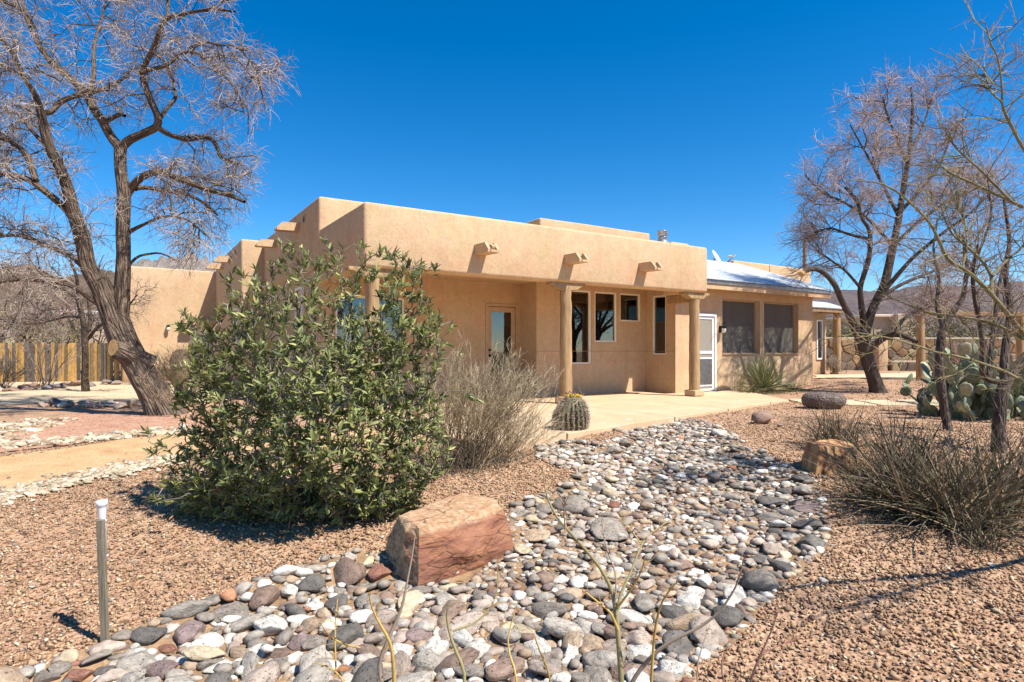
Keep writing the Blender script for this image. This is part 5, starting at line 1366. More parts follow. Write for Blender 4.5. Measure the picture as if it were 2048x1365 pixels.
g = gpx(172, 784)
st = empty('bare_tree', (g[0], g[1], float(GZ(*g))), 'small bare tree with straight dark trunk before the board fence', 'tree')
tb = Bag(); mains = []; Ys = g[1]
mains.append(limb([(172, 787, 7.5), (170, 760, 6.5), (171, 720, 6.5), (170, 690, 6), (168, 650, 5.5), (160, 615, 4.5), (152, 590, 4), (156, 560, 3), (140, 520, 2)], Ys, 1, -0.5))
mains.append(limb([(171, 690, 4.5), (178, 660, 4), (182, 635, 3.5), (176, 605, 3), (190, 570, 2), (200, 530, 1.4)], Ys, 1, 0.7))
mains.append(limb([(174, 680, 4), (190, 660, 3), (215, 640, 2.5), (250, 620, 1.8), (275, 590, 1.2)], Ys, 1, -0.5))
mains.append(limb([(165, 636, 3), (140, 632, 2.2), (110, 640, 1.8), (70, 650, 1.2)], Ys, 1, 0.4))
mains.append(limb([(155, 600, 3), (130, 580, 2.2), (90, 570, 1.6), (60, 545, 1.2)], Ys, 1, -0.6))
for i, m in enumerate(mains): rough_tube(tb, m, 9, 0.1, 200 + i)
tb.obj('trunk', BARKDARK, st, True)
cr = Bag(); twig_levels(cr, stack(mains), [dict(n=9, len=(0.5, 1.2), K=6, r0=0.012, r1=0.5, col=TWC['mid'], t0=0.45, along=0.6, up=0.1, wig=0.25), dict(n=7, len=(0.25, 0.7), K=5, r0=0.007, col=TWC['pale'], t0=0.1, along=0.6, wig=0.28), dict(n=5, len=(0.15, 0.4), K=3, r0=0.0045, col=TWC['pink'], t0=0.1, along=0.6, wig=0.25)]); cr.obj('crown', TWIG, st)

g = gpx(90, 776); bare_bush('bare_shrub', 'bare vase shaped shrub beside the small tree at the board fence', g[0], g[1], 2.1, 1.3, 20, ('pink', 'pale'), 0.012, kids=5)
g = gpx(2, 782); bare_bush('bare_shrub', 'low grey bush at the left border before the fence', g[0], g[1], 1.0, 0.7, 50, ('mid', 'pale'), 0.008)
g = gpx(368, 800); bare_bush('dry_shrub', 'rounded straw coloured shrub behind the leaning trunk', g[0], g[1], 1.25, 0.75, 110, ('tan', 'tan'), 0.007, kids=8, t0=0.25)
g = gpx(925, 935); bare_bush('dry_shrub', 'dry twiggy shrub spreading right of the green shrub', g[0] + 0.02, g[1], 1.25, 0.8, 140, ('tan', 'tan'), 0.0045, lean=(0.22, 0.1), kids=9, t0=0.35, base_r=0.16)
g = gpx(1000, 925); bare_bush('dry_shrub', 'low leafless sprays before the barrel cactus', g[0], g[1], 0.62, 0.5, 60, ('tan', 'tan'), 0.0035, lean=(0.3, 0.1), kids=6, t0=0.35)
# ------------------------------------------------------------------ leafy and succulent plants
def leaf_mesh(base, direc, upv, length, width, fold=0.25, curl=0.2):
    """many lanceolate leaves: base (n,3), direc (n,3), upv (n,3) -> V, tri faces; 4 stations, folded along the midrib"""
    n = len(base); d = unit(direc); s = unit(np.cross(d, upv)); u = np.cross(s, d)
    st = np.array((0.0, 0.3, 0.65, 1.0)); wd = np.array((0.08, 0.9, 0.75, 0.0))
    V = np.empty((n, 10, 3)); j = 0
    L = length[:, None]; W = width[:, None]
    for k, (t, w) in enumerate(zip(st, wd)):
        c = base + d * L * t - u * L * curl * t * t
        if k < 3:
            V[:, j] = c + s * W * w * 0.5 + u * W * w * fold; V[:, j + 1] = c; V[:, j + 2] = c - s * W * w * 0.5 + u * W * w * fold; j += 3
        else: V[:, j] = c
    f = []
    for k in range(2):
        a = 3 * k; f += [(a, a + 1, a + 4), (a, a + 4, a + 3), (a + 1, a + 2, a + 5), (a + 1, a + 5, a + 4)]
    f += [(6, 7, 9), (7, 8, 9)]
    Fc = (np.array(f)[None] + (np.arange(n) * 10)[:, None, None]).reshape(-1, 3)
    return V.reshape(-1, 3), Fc

# --- the big evergreen shrub
SHX, SHY = -1.62, 5.25
shz = float(GZ(SHX, SHY))
shrub = empty('evergreen_shrub', (SHX, SHY, shz), 'large evergreen shrub with long pointed leaves in front of the house', 'shrub')
OUT = [(300, 1000), (345, 930), (365, 860), (350, 790), (385, 690), (370, 640), (420, 660), (450, 600), (480, 560), (530, 560), (545, 500), (600, 482), (660, 495), (690, 560), (720, 540), (745, 500), (800, 498), (845, 520), (850, 580), (858, 610), (880, 640), (878, 690), (840, 715), (850, 745), (872, 720), (885, 740), (855, 780), (880, 810), (885, 850), (875, 900), (870, 950), (845, 990), (820, 1040), (785, 1075), (720, 1090), (640, 1100), (540, 1095), (450, 1085), (370, 1050)]
OUTA = np.array(OUT, float)
tr_ = np.random.default_rng(21)
tips = []
while len(tips) < 2650:
    a = tr_.uniform(285, 970); b = tr_.uniform(478, 1100)
    sdv = float(poly_sd(np.array([a]), np.array([b]), OUTA)[0])
    if sdv < -26 or (sdv < 0 and (b > 950 or tr_.random() > 0.22)): continue
    dens = 0.42 if b < 590 else (0.62 if b < 680 else (0.7 if sdv < 40 else 1.0))
    if tr_.random() > dens: continue
    th = 0.25 + 0.85 * min(1.0, max(0.0, sdv) / 190.0)            # half depth of the crown there
    dy = th * (tr_.uniform(-1, 1) if tr_.random() < 0.45 else -abs(tr_.normal(0.75, 0.25)))
    dy = float(np.clip(dy, -th, th))
    q = P(a, b, SHY + dy * 0.9)
    zg = float(GZ(q[0], q[1]))
    if q[2] < zg + 0.06: q[2] = zg + tr_.uniform(0.05, 0.16)
    tips.append(q)
for (a, b, y) in ((290, 862, 5.0), (305, 900, 5.0), (318, 885, 5.1), (345, 870, 5.0), (300, 905, 4.9), (1000 - 60, 790, 5.1), (955, 800, 5.1), (925, 705, 5.2), (905, 655, 5.2), (375, 645, 5.1), (395, 690, 5.0), (300, 990, 4.6), (330, 1000, 4.6)):
    tips.append(P(a, b, y))
tips = np.array(tips)
base = np.array((SHX, SHY, shz))
order = np.argsort(np.linalg.norm((tips - base) * (1, 1, 0.8), axis=1))
nodes = [base + (tr_.normal(0, 0.10), tr_.normal(0, 0.10), 0.0) for _ in range(9)]; par = [-1] * 9; load = [1.0] * 9
NA = np.zeros((9 + 3 * len(tips), 3)); NA[:9] = nodes; nn_ = 9
segs = []; tipdir = np.zeros((len(tips), 3))
for oi in order:
    p = tips[oi]
    nodes_a = NA[:nn_]
    dd = np.sqrt(((nodes_a - p) ** 2).sum(1))
    back = np.sqrt(((nodes_a - base) ** 2).sum(1))
    cost = dd + 0.25 * np.maximum(0, back - np.linalg.norm(p - base) + 0.05) * 6 + 0.10 * back
    j = int(np.argmin(cost)); q = nodes_a[j]
    mid1 = q * 0.66 + p * 0.34 + tr_.normal(0, 0.025, 3) + (0, 0, 0.02); mid2 = q * 0.33 + p * 0.67 + tr_.normal(0, 0.02, 3)
    segs.append((q, mid1, mid2, p)); tipdir[oi] = unit(p - mid2)
    NA[nn_] = mid1; NA[nn_ + 1] = mid2; NA[nn_ + 2] = p; nn_ += 3
S = np.array(segs); dist = np.linalg.norm(S[:, 0] - base, axis=1)
R0 = 0.0045 + 0.010 * np.exp(-dist / 0.45)
Rr = R0[:, None] * np.array((1.0, 0.85, 0.7, 0.5))[None]
bag = Bag(); V, Fq, al = tubes(S, Rr, 5); bag.add(V, Fq, al, np.repeat(np.array((0.30, 0.25, 0.20))[None] * tr_.uniform(0.45, 1.15, (len(S), 1)), 20, axis=0))
bag.obj('branches', DRYSTEM, shrub)
lb, ld, lu, ll, lw, lc = [], [], [], [], [], []
cent = np.array((SHX, SHY, shz + 0.9))
for i, p in enumerate(tips):
    out = unit(0.6 * tipdir[i] + 0.5 * unit(p - cent) + (0, 0, 0.55))
    k = tr_.integers(7, 12); top = p[2] > shz + 1.2
    tone = tr_.uniform(0.7, 1.4); dead = tr_.random() < 0.012
    for m in range(k):
        side = unit(np.cross(out, tr_.normal(size=3))); op = tr_.uniform(0.25, 0.95)
        d = unit(out * (1.1 - op * 0.75) + side * op)
        lb.append(p - out * tr_.uniform(0.0, 0.075)); ld.append(d); lu.append(out if tr_.random() < 0.9 else tr_.normal(size=3)); ls_ = tr_.uniform(0.036, 0.10); ll.append(ls_); lw.append(ls_ * tr_.uniform(0.22, 0.34))
        g_ = tr_.random()
        c = np.array((0.20, 0.225, 0.07)) if g_ < 0.5 else (np.array((0.33, 0.33, 0.125)) if g_ < 0.85 else np.array((0.09, 0.115, 0.04)))
        if dead: c = np.array((0.24, 0.15, 0.07))
        if g_ > 0.985: c = np.array((0.30, 0.22, 0.07))
        lc.append(c * tone * tr_.uniform(0.85, 1.15))
V, Fc = leaf_mesh(np.array(lb), np.array(ld), np.array(lu), np.array(ll), np.array(lw), 0.22, 0.14)
# the 300 leaves that show largest are parts of their own, the others one mass
big_ = np.argsort(-(np.array(ll) + 0.05 * (np.array(lb)[:, 2] > shz + 0.4)) / np.array(lb)[:, 1])[:300]; isb = np.zeros(len(ll), bool); isb[big_] = True
V3 = V.reshape(-1, 10, 3); lc = np.array(lc); LF1 = Fc[:10]
for i in big_: mesh_obj('leaf', V3[i], LF1, LEAF, shrub, True, np.repeat(lc[i:i + 1], 10, axis=0))
nb_ = int((~isb).sum())
tag(mesh_obj('leaves', V3[~isb].reshape(-1, 3), (LF1[None] + (np.arange(nb_) * 10)[:, None, None]).reshape(-1, 3), LEAF, shrub, True, np.repeat(lc[~isb], 10, axis=0)), kind='stuff')

# fallen leaves under and around the shrub, blown onto path and patio
nl_ = 900
la = tr_.uniform(0, 6.28, nl_); lr_ = np.abs(tr_.normal(0, 1.0, nl_)) * 1.1
LP_ = np.stack([SHX + np.cos(la) * lr_ * 1.3, SHY + np.sin(la) * lr_], -1)
EX_ = np.stack([tr_.uniform(-4, 4.5, 350), tr_.uniform(2.6, 8.5, 350)], -1); LP_ = np.vstack([LP_, EX_]); LP_ = LP_[LP_[:, 1] > 2.2]; nl_ = len(LP_)
zb = GZ(LP_[:, 0], LP_[:, 1]) + 0.03
V, Fc = leaf_mesh(np.column_stack([LP_, zb]), np.column_stack([tr_.normal(size=(nl_, 2)), tr_.normal(0, 0.15, nl_)]), np.array((0, 0, 1.0)) + tr_.normal(0, 0.3, (nl_, 3)), tr_.uniform(0.03, 0.08, nl_), tr_.uniform(0.01, 0.022, nl_), 0.3, -0.15)
o = mesh_obj('leaf_litter', V, Fc, LEAF, None, False, np.repeat(np.array(((0.26, 0.15, 0.07), (0.34, 0.22, 0.11), (0.18, 0.11, 0.06), (0.40, 0.30, 0.17)))[tr_.integers(0, 4, nl_)], 10, axis=0))
tag(o, 'dry fallen leaves scattered under the evergreen shrub', 'leaf litter', kind='stuff')

# --- rosettes of narrow blades
def rosette(name, label, x, y, n, length, width, elev=(0.1, 1.45), arch=0.5, cols=((0.10, 0.10, 0.055),), base_r=0.06, cat='plant', K=7, zs=0.0, part='blades', stiff=1.0):
    z = float(GZ(x, y)) + zs; root = empty(name, (x, y, z), label, cat)
    a = rng.uniform(0, 2 * np.pi, n); e = rng.uniform(*elev, n); L = rng.uniform(length[0], length[1], n)
    d = np.stack([np.cos(a) * np.cos(e), np.sin(a) * np.cos(e), np.sin(e)], -1)
    pts = np.empty((n, K, 3)); pts[:, 0] = np.array((x, y, z)) + np.stack([rng.normal(0, base_r, n), rng.normal(0, base_r, n), np.zeros(n)], -1)
    ar = arch * rng.uniform(0.3, 1.5, n)
    side = unit(np.cross(d, (0, 0, 1)))
    sw = rng.normal(0, 0.12, n)
    for k in range(1, K):
        pts[:, k] = pts[:, k - 1] + d * (L / (K - 1))[:, None]
        d = unit(d - np.array((0, 0, 1)) * (ar / (K - 1) * (0.4 + 1.2 * k / K))[:, None] + side * (sw / K)[:, None])
    zmin = GZ(pts[..., 0].ravel(), pts[..., 1].ravel()).reshape(n, K) + 0.012
    pts[..., 2] = np.maximum(pts[..., 2], zmin)
    T = np.gradient(pts, axis=1); sd_v = unit(np.cross(unit(T), np.broadcast_to((0, 0, 1.0), T.shape) + rng.normal(0, 0.35, (n, 1, 3)))); up = np.cross(sd_v, unit(T))
    wp = np.array([0.9, 1.0, 0.95, 0.85, 0.65, 0.4, 0.06])[:K] if K == 7 else np.linspace(1, 0.06, K)
    W = (rng.uniform(width[0], width[1], n)[:, None] * wp)[..., None]
    V = np.stack([pts - sd_v * W * 0.5, pts - up * W * 0.22, pts + sd_v * W * 0.5], axis=2)   # channelled blade
    idx = np.arange(n * K * 3).reshape(n, K, 3)
    Fq = np.concatenate([np.stack([idx[:, :-1, c], idx[:, :-1, c + 1], idx[:, 1:, c + 1], idx[:, 1:, c]], -1).reshape(-1, 4) for c in (0, 1)])
    cc = np.array(cols)[rng.integers(0, len(cols), n)] * rng.uniform(0.75, 1.25, (n, 1))
    tag(mesh_obj(part, V.reshape(-1, 3), Fq, BLADE, root, True, np.repeat(cc, K * 3, axis=0)), kind='stuff')
    return root
DK = ((0.13, 0.105, 0.065), (0.18, 0.135, 0.09), (0.09, 0.085, 0.05), (0.27, 0.21, 0.145), (0.11, 0.10, 0.06), (0.32, 0.225, 0.13))
g = gpx(1895, 1045); rosette('grass_clump', 'largest dark arching blade clump on the right beside the stump', g[0], g[1], 620, (0.55, 1.1), (0.008, 0.014), (0.08, 1.15), 0.6, DK, 0.17)
g = gpx(2010, 1010); rosette('grass_clump', 'dark blade clump at the right border behind the largest one', g[0], g[1], 380, (0.5, 1.05), (0.008, 0.014), (0.15, 1.3), 0.6, DK, 0.15)
g = gpx(1790, 1020); rosette('grass_clump', 'dark blade clump just right of the stump before the others', g[0], g[1], 260, (0.4, 0.85), (0.008, 0.013), (0.12, 1.3), 0.6, DK, 0.13)
g = gpx(1800, 960); rosette('grass_clump', 'dark blade clump directly behind the petrified stump', g[0], g[1], 330, (0.45, 0.95), (0.008, 0.013), (0.15, 1.35), 0.5, DK, 0.14)
g = gpx(1672, 898); rosette('grass_clump', 'small dark blade clump behind the stump toward lava boulder', g[0], g[1], 240, (0.4, 0.8), (0.008, 0.013), (0.12, 1.4), 0.6, DK, 0.10)
g = gpx(1965, 1098); rosette('grass_clump', 'small grey tuft in the gravel at lower right', g[0], g[1], 60, (0.2, 0.5), (0.006, 0.010), (0.2, 1.4), 0.8, DK, 0.05)
q = H(11.3, 0.35, 0); rosette('yucca', 'round spiky green yucca against the screened wing', q[0], q[1], 260, (0.8, 1.12), (0.016, 0.026), (0.02, 1.5), 0.12, ((0.21, 0.235, 0.095), (0.27, 0.29, 0.13), (0.15, 0.18, 0.07), (0.38, 0.35, 0.19)), 0.05, zs=0.12)
for s_, lab in ((10.6, 'low grassy tuft left of the yucca by the door'), (12.4, 'low grassy tuft right of the yucca'), (11.4, 'low spreading blades at the foot of the yucca')):
    q = H(s_, 0.25, 0); rosette('low_tuft', lab, q[0], q[1], 110, (0.35, 0.75), (0.010, 0.018), (0.05, 0.9), 0.9, ((0.14, 0.155, 0.07), (0.20, 0.20, 0.11), (0.28, 0.25, 0.15)), 0.12)

# --- barrel cactus
g = gpx(1139, 866); bx, by = g; bz = float(GZ(bx, by)) - 0.02
bc = empty('barrel_cactus', (bx, by, bz), 'ribbed barrel cactus with yellow fruit at the patio edge', 'cactus')
nrib, hgt, rad = 22, 0.55, 0.252
lean = np.array((0.05, -0.03)); rows = 26; cols_ = nrib * 6
V = []; C = []
def barrel(u, a):
    prof = math.sin(math.pi * min(1.0, (u * 0.86 + 0.14) ** 0.85)) ** 0.48 if u < 0.999 else 0.0
    r = rad * prof; rib = 0.5 + 0.5 * math.cos(nrib * (a + 0.25 * u))
    rr = r * (0.87 + 0.13 * rib)
    z = bz + hgt * (u ** 0.95)
    return np.array((bx + lean[0] * u + rr * math.cos(a), by + lean[1] * u + rr * math.sin(a), z)), rib
for i in range(rows + 1):
    u = i / rows
    for j in range(cols_):
        p, rib = barrel(u, j / cols_ * 2 * math.pi); V.append(p); C.append(np.array((0.105, 0.105, 0.05)) * (0.7 + 0.6 * rib))
mesh_obj('body', V, [(i * cols_ + j, i * cols_ + (j + 1) % cols_, (i + 1) * cols_ + (j + 1) % cols_, (i + 1) * cols_ + j) for i in range(rows) for j in range(cols_)], m_attrcol('cactus_skin', 0.6, 0.2, 20, 0.2, 60), bc, True, C)
sp_b, sp_d = [], []
for r_ in range(nrib):
    for k in range(17):
        u = 0.05 + 0.93 * k / 16; a = r_ / nrib * 2 * math.pi - 0.25 * u; p, _ = barrel(u, a)
        nrm = unit(np.array((math.cos(a), math.sin(a), 1.6 * (u - 0.45))))
        for m in range(10):
            sp_b.append(p); sp_d.append(unit(nrm * 0.7 + rng.normal(0, 0.6, 3)))
sp_b = np.array(sp_b); sp_d = np.array(sp_d); n = len(sp_b); Ls = rng.uniform(0.02, 0.048, n)[:, None]
pts = np.stack([sp_b, sp_b + sp_d * Ls * 0.6, sp_b + sp_d * Ls - (0, 0, 0.006)], axis=1)
V, Fq, al = tubes(pts, np.tile((0.0028, 0.0024, 0.0008), (n, 1)), 3)
o = mesh_obj('spines', V, Fq, TWIG, bc, False, np.repeat(np.array(((0.54, 0.40, 0.30), (0.42, 0.25, 0.20), (0.62, 0.54, 0.42)))[rng.integers(0, 3, n)], 9, axis=0))
tag(o, kind='stuff')
FR = m_plain('yellow_fruit', c3(0.62, 0.42, 0.035), 0.5, var=0.15, scale=30); FT = m_plain('dried_flower', c3(0.14, 0.055, 0.025), 0.9, var=0.3)
for k in range(17):
    a = k / 17 * 2 * math.pi + rng.uniform(-0.1, 0.1); u = rng.uniform(0.925, 0.975)
    p, _ = barrel(u, a); d = unit(np.array((math.cos(a) * 0.35 + 0.25, math.sin(a) * 0.35 - 0.1, 1.0)))
    V, Fq, _ = tubes(np.array([[p + d * t for t in (-0.01, 0.012, 0.03, 0.045, 0.052)]]), np.array([[0.010, 0.019, 0.019, 0.012, 0.004]]), 8)
    fr = mesh_obj('fruit', V, Fq, FR, bc, True)
    V, Fq, _ = tubes(np.array([[p + d * 0.05, p + d * 0.06, p + d * 0.078]]), np.array([[0.006, 0.010, 0.003]]), 6); mesh_obj('dried_flower', V, Fq, FT, fr)

# --- prickly pear: every pad a part
PADM = m_attrcol('cactus_pad', 0.6, 0.45, 3.0, 0.3, 14, source='object', pits=0.5)
pp_c = gpx(1985, 838); pz = float(GZ(*pp_c))
pear = empty('prickly_pear', (pp_c[0], pp_c[1], pz), 'sprawling grey green prickly pear cactus behind the forked trunk', 'cactus')
pv_, pf_ = ICO2.copy(), ICO2F
shape = pv_ * (0.5, 0.075, 0.62); shape[:, 0] *= 1 + 0.25 * shape[:, 2]; shape[:, 2] += 0.55
pad_me = new_mesh('pad', shape, pf_, PADM, smooth=True)
def pad(base, d, size, spin):
    o = bpy.data.objects.new('pad', pad_me); COL.objects.link(o)
    q = Vector(d).to_track_quat('Z', 'Y') @ Matrix.Rotation(spin, 4, 'Z').to_quaternion()
    o.rotation_euler = q.to_euler(); o.location = base; o.scale = (size * random.uniform(0.85, 1.05),) * 2 + (size,)
    g_ = random.random(); c = (0.215, 0.245, 0.15) if g_ < 0.6 else ((0.27, 0.295, 0.195) if g_ < 0.9 else (0.36, 0.33, 0.20))
    vv = random.uniform(0.8, 1.15); o.color = (*[x * vv for x in c], 1)
    o.parent = pear; o.matrix_parent_inverse = pinv(pear)
    return np.array(base) + np.array(d) * size * 1.12
npad = 0; random.seed(42)
for k in range(90):
    if npad > 290: break
    bx_ = pp_c[0] + random.uniform(-0.85, 1.35); by_ = pp_c[1] + random.uniform(-0.55, 0.9)
    p = np.array((bx_, by_, float(GZ(bx_, by_)) - 0.02))
    d = unit(np.array((random.gauss(0, 0.45), random.gauss(-0.1, 0.45), 1.0)))
    frac = 1 - abs(bx_ - pp_c[0] - 0.4) / 1.5
    for lev in range(random.choice((3, 4, 4, 5) if frac > 0.35 else (1, 2, 3))):
        size = random.uniform(0.19, 0.27)
        tip = pad(tuple(p), tuple(d), size, random.uniform(0, 3.14)); npad += 1
        if random.random() < 0.5:
            d2 = unit(d + np.array((random.gauss(0, 0.6), random.gauss(0, 0.6), 0.3))); pad(tuple(p + d * size * 0.9), tuple(d2), size * 0.85, random.uniform(0, 3.14)); npad += 1
        p = p + d * size * 1.08; d = unit(d + np.array((random.gauss(0, 0.4), random.gauss(0, 0.4), 0.35)))

# --- the out-of-leaf sprigs close to the camera
def sprig(label, base_xy, stems, Y, col, r):
    z = float(GZ(*base_xy)); root = empty('bare_sprig', (*base_xy, z), label, 'plant')
    bag = Bag(); tw = []
    for (pts, c, dy) in stems:
        L = limb([(a, b, q) for a, b, q in pts], Y, 0.72, dy)
        V, Fq, al = tubes(L[None, :, :3], np.maximum(L[None, :, 3], 0.0012), 7)
        bag.add(V, Fq, al, np.broadcast_to(np.array(c), (len(V), 3)) * rng.uniform(0.85, 1.1)); tw.append(L)
    bag.obj('stems', DRYSTEM, root, True)
    cr = Bag(); M = stack(tw)
    twig_levels(cr, M, [dict(n=4, len=(0.03, 0.12), K=5, r0=0.0012, r1=0.6, col=(0.34, 0.22, 0.10), t0=0.35, along=0.75, up=0.2, wig=0.18)])
    b = spawn(M, 10, (0.008, 0.02), 3, 0.4, 0.4)
    V, Fq, al = tubes(b, np.tile((0.0012, 0.0026, 0.0008), (len(b), 1)), 4); cr.add(V, Fq, al, np.broadcast_to(np.array((0.22, 0.09, 0.06)), (len(V), 3)))
    tag(cr.obj('buds', DRYSTEM, root), kind='stuff')
YL, GN, GY = (0.50, 0.34, 0.10), (0.32, 0.275, 0.13), (0.30, 0.235, 0.17)
yb = 1.95
sprig('bare olive and yellow sprig rising in front of the creek stones', P(1238, 1500, yb)[:2], [
    ([(1248, 1640, 10), (1245, 1480, 9), (1243, 1365, 8), (1238, 1290, 7.5), (1232, 1230, 7), (1228, 1190, 6), (1205, 1140, 5), (1180, 1110, 4.5), (1140, 1065, 3.8), (1108, 1030, 3), (1090, 985, 2.2), (1085, 935, 1.5)], GN, 0.05),
    ([(1246, 1400, 6), (1275, 1345, 6), (1310, 1305, 5.5), (1350, 1278, 5), (1400, 1255, 4), (1440, 1225, 3.2), (1475, 1170, 2.4), (1490, 1110, 1.6)], GY, -0.1),
    ([(1233, 1230, 5), (1240, 1190, 4), (1260, 1150, 3.6), (1275, 1110, 3), (1290, 1075, 2.4), (1340, 1040, 1.6)], GN, 0.12),
    ([(1230, 1210, 3), (1233, 1150, 2.5), (1210, 1090, 2), (1204, 1040, 1.5)], GY, 0.1),
    ([(1246, 1600, 6), (1300, 1420, 4.5), (1306, 1300, 4), (1312, 1240, 3.4), (1325, 1195, 2.8), (1358, 1160, 1.8)], YL, -0.1),
    ([(1236, 1260, 4), (1222, 1225, 3.2), (1190, 1200, 2.4), (1165, 1180, 1.6)], YL, -0.05),
    ([(1236, 1215, 3.6), (1262, 1180, 3), (1280, 1150, 2.2), (1290, 1120, 1.5)], YL, -0.08),
    ([(1130, 1060, 2.4), (1128, 1030, 2), (1130, 990, 1.3)], GY, 0.0), ([(1280, 1085, 2), (1262, 1060, 1.6), (1240, 1040, 1.2)], YL, 0.05)], yb, GN, 0.006)
sprig('bare yellow stemmed sprig before the left creek stones', P(800, 1500, yb)[:2], [
    ([(795, 1620, 8), (785, 1480, 7), (770, 1400, 6.5), (756, 1330, 6), (772, 1290, 5.5), (785, 1260, 5), (805, 1215, 4), (815, 1160, 3), (825, 1110, 2.2), (830, 1070, 1.5)], GY, 0.1),
    ([(795, 1560, 7), (790, 1420, 6), (788, 1340, 5.5), (782, 1285, 4.5), (760, 1250, 3.8), (742, 1215, 3), (738, 1185, 2)], YL, -0.1),
    ([(796, 1600, 6), (925, 1400, 5), (932, 1345, 5), (905, 1290, 4.4), (893, 1240, 4), (892, 1200, 3), (930, 1205, 0.8)], GN, 0.0),
    ([(905, 1262, 3.4), (945, 1250, 3), (975, 1225, 2.4), (995, 1190, 1.8), (995, 1120, 1.3)], GN, 0.1),
    ([(720, 1296, 3.2), (690, 1290, 2.6), (660, 1275, 2), (640, 1245, 1.4)], YL, -0.1),
    ([(672, 1340, 2.6), (670, 1280, 2.2), (672, 1230, 1.6), (675, 1200, 1.2)], YL, 0.1),
    ([(800, 1560, 5), (700, 1400, 4), (680, 1345, 3), (650, 1330, 2), (630, 1326, 1.4)], YL, 0.0),
    ([(800, 1590, 5), (1010, 1420, 4), (1040, 1360, 3.4), (1020, 1320, 3), (1012, 1280, 2.2), (1030, 1225, 1.5)], YL, 0.05),
    ([(800, 1590, 5), (1060, 1450, 4), (1110, 1365, 3.2), (1085, 1320, 2.8), (1070, 1275, 2)], YL, -0.1)], yb, YL, 0.006)
sprig('reddish budded sprig at the lower right', P(1560, 1480, 1.9)[:2], [
    ([(1500, 1600, 6), (1495, 1420, 4), (1500, 1360, 3.2), (1525, 1300, 2.6), (1545, 1260, 2), (1555, 1225, 1.4)], (0.19, 0.10, 0.085), 0.0),
    ([(1500, 1600, 5), (1400, 1400, 3), (1390, 1340, 2.4), (1405, 1290, 1.8), (1420, 1250, 1.2)], GY, 0.1),
    ([(1500, 1500, 4), (1450, 1380, 3), (1440, 1330, 2.4), (1455, 1290, 1.6)], (0.22, 0.13, 0.10), 0.1),
    ([(1520, 1310, 2), (1560, 1290, 1.6), (1600, 1275, 1.1)], (0.24, 0.11, 0.09), 0.05)], 1.9, GY, 0.004)
# ------------------------------------------------------------------ rocks and small things
def hull_rock(name, pts, mat, label, cat='boulder', cuts=5, amp=0.02, seed=3, bev=0.007):
    bm = bmesh.new()
    for p in pts: bm.verts.new(tuple(p))
    r = bmesh.ops.convex_hull(bm, input=bm.verts[:])
    bmesh.ops.delete(bm, geom=[v for v in bm.verts if not v.link_faces], context='VERTS')
    bmesh.ops.dissolve_limit(bm, angle_limit=math.radians(14), verts=bm.verts[:], edges=bm.edges[:])
    if bev: bmesh.ops.bevel(bm, geom=bm.edges[:], offset=bev, segments=2, affect='EDGES', profile=0.5, clamp_overlap=True)
    bmesh.ops.triangulate(bm, faces=bm.faces[:])
    for _ in range(cuts):
        long = [e for e in bm.edges if e.calc_length() > 0.028]
        if not long: break
        bmesh.ops.subdivide_edges(bm, edges=long, cuts=1); bmesh.ops.triangulate(bm, faces=bm.faces[:])
        if len(bm.verts) > 16000: break
    bm.normal_update()
    co = np.array([v.co[:] for v in bm.verts]); no = np.array([v.normal[:] for v in bm.verts])
    n = fbm3(co, seed, 4, 6.0); w = fbm3(co * (1, 1, 2.2), seed + 4, 3, 3.6)
    step = np.round(w * 4.2) / 4.2
    d = amp * (0.7 * n + 1.3 * step) + 1.6 * amp * fbm3(co, seed + 21, 2, 1.9)
    for v, q in zip(bm.verts, co + no * d[:, None]): v.co = q
    me = bpy.data.meshes.new(name); bm.to_mesh(me); bm.free(); me.materials.append(mat)
    return tag(link(name, me), label, cat)

pts = [P(835, 1172, 3.85), P(838, 1053, 3.92), P(1003, 1013, 4.52), P(1026, 1098, 4.46), P(800, 1034, 4.18), P(766, 1096, 4.25), P(792, 1150, 3.98), P(925, 988, 4.85), P(985, 998, 4.8), P(1010, 1150, 4.42), P(835, 1190, 3.86), P(775, 1125, 4.28), (-0.35, 4.95, -0.4), (-0.02, 4.95, -0.4), P(1014, 1050, 4.6), P(930, 1105, 4.05), P(960, 1025, 4.30), P(812, 1062, 3.98)]
hull_rock('sandstone_boulder', pts, REDROCK, 'large red sandstone block with ochre top at the creek edge', seed=8, amp=0.02)
pts = []
for (a, b, y) in ((1628, 966, 6.25), (1597, 940, 6.55), (1612, 882, 6.6), (1640, 893, 6.3), (1710, 900, 6.45), (1714, 958, 6.4), (1690, 968, 6.3), (1665, 880, 6.95), (1705, 890, 6.9), (1610, 930, 6.9), (1712, 945, 6.95)): pts.append(P(a, b, y))
hull_rock('petrified_stump', pts, PETRI, 'blocky orange brown petrified wood stump beside dark blade clump', 'stump', seed=15, amp=0.014, bev=0.007)
g = gpx(1652, 818); zz = float(GZ(*g))
V = ICO3 * (1 + 0.16 * fbm3(ICO3, 301, 3, 1.3) + 0.05 * fbm3(ICO3, 305, 2, 5.0))[:, None]; V[:, 2] = np.where(V[:, 2] > 0.6, 0.6 + (V[:, 2] - 0.6) * 0.5, V[:, 2]); V[:, :2] *= (1 + 0.16 * V[:, 2:3])
bm_ = V * (0.41, 0.34, 0.235) + (g[0], g[1] + 0.1, zz + 0.14)
lava = Mat('lava_rock'); lv = lava.coord('Object'); lvo = lava.voro(lv, 30); ln = lava.noise(lv, 8, 5)
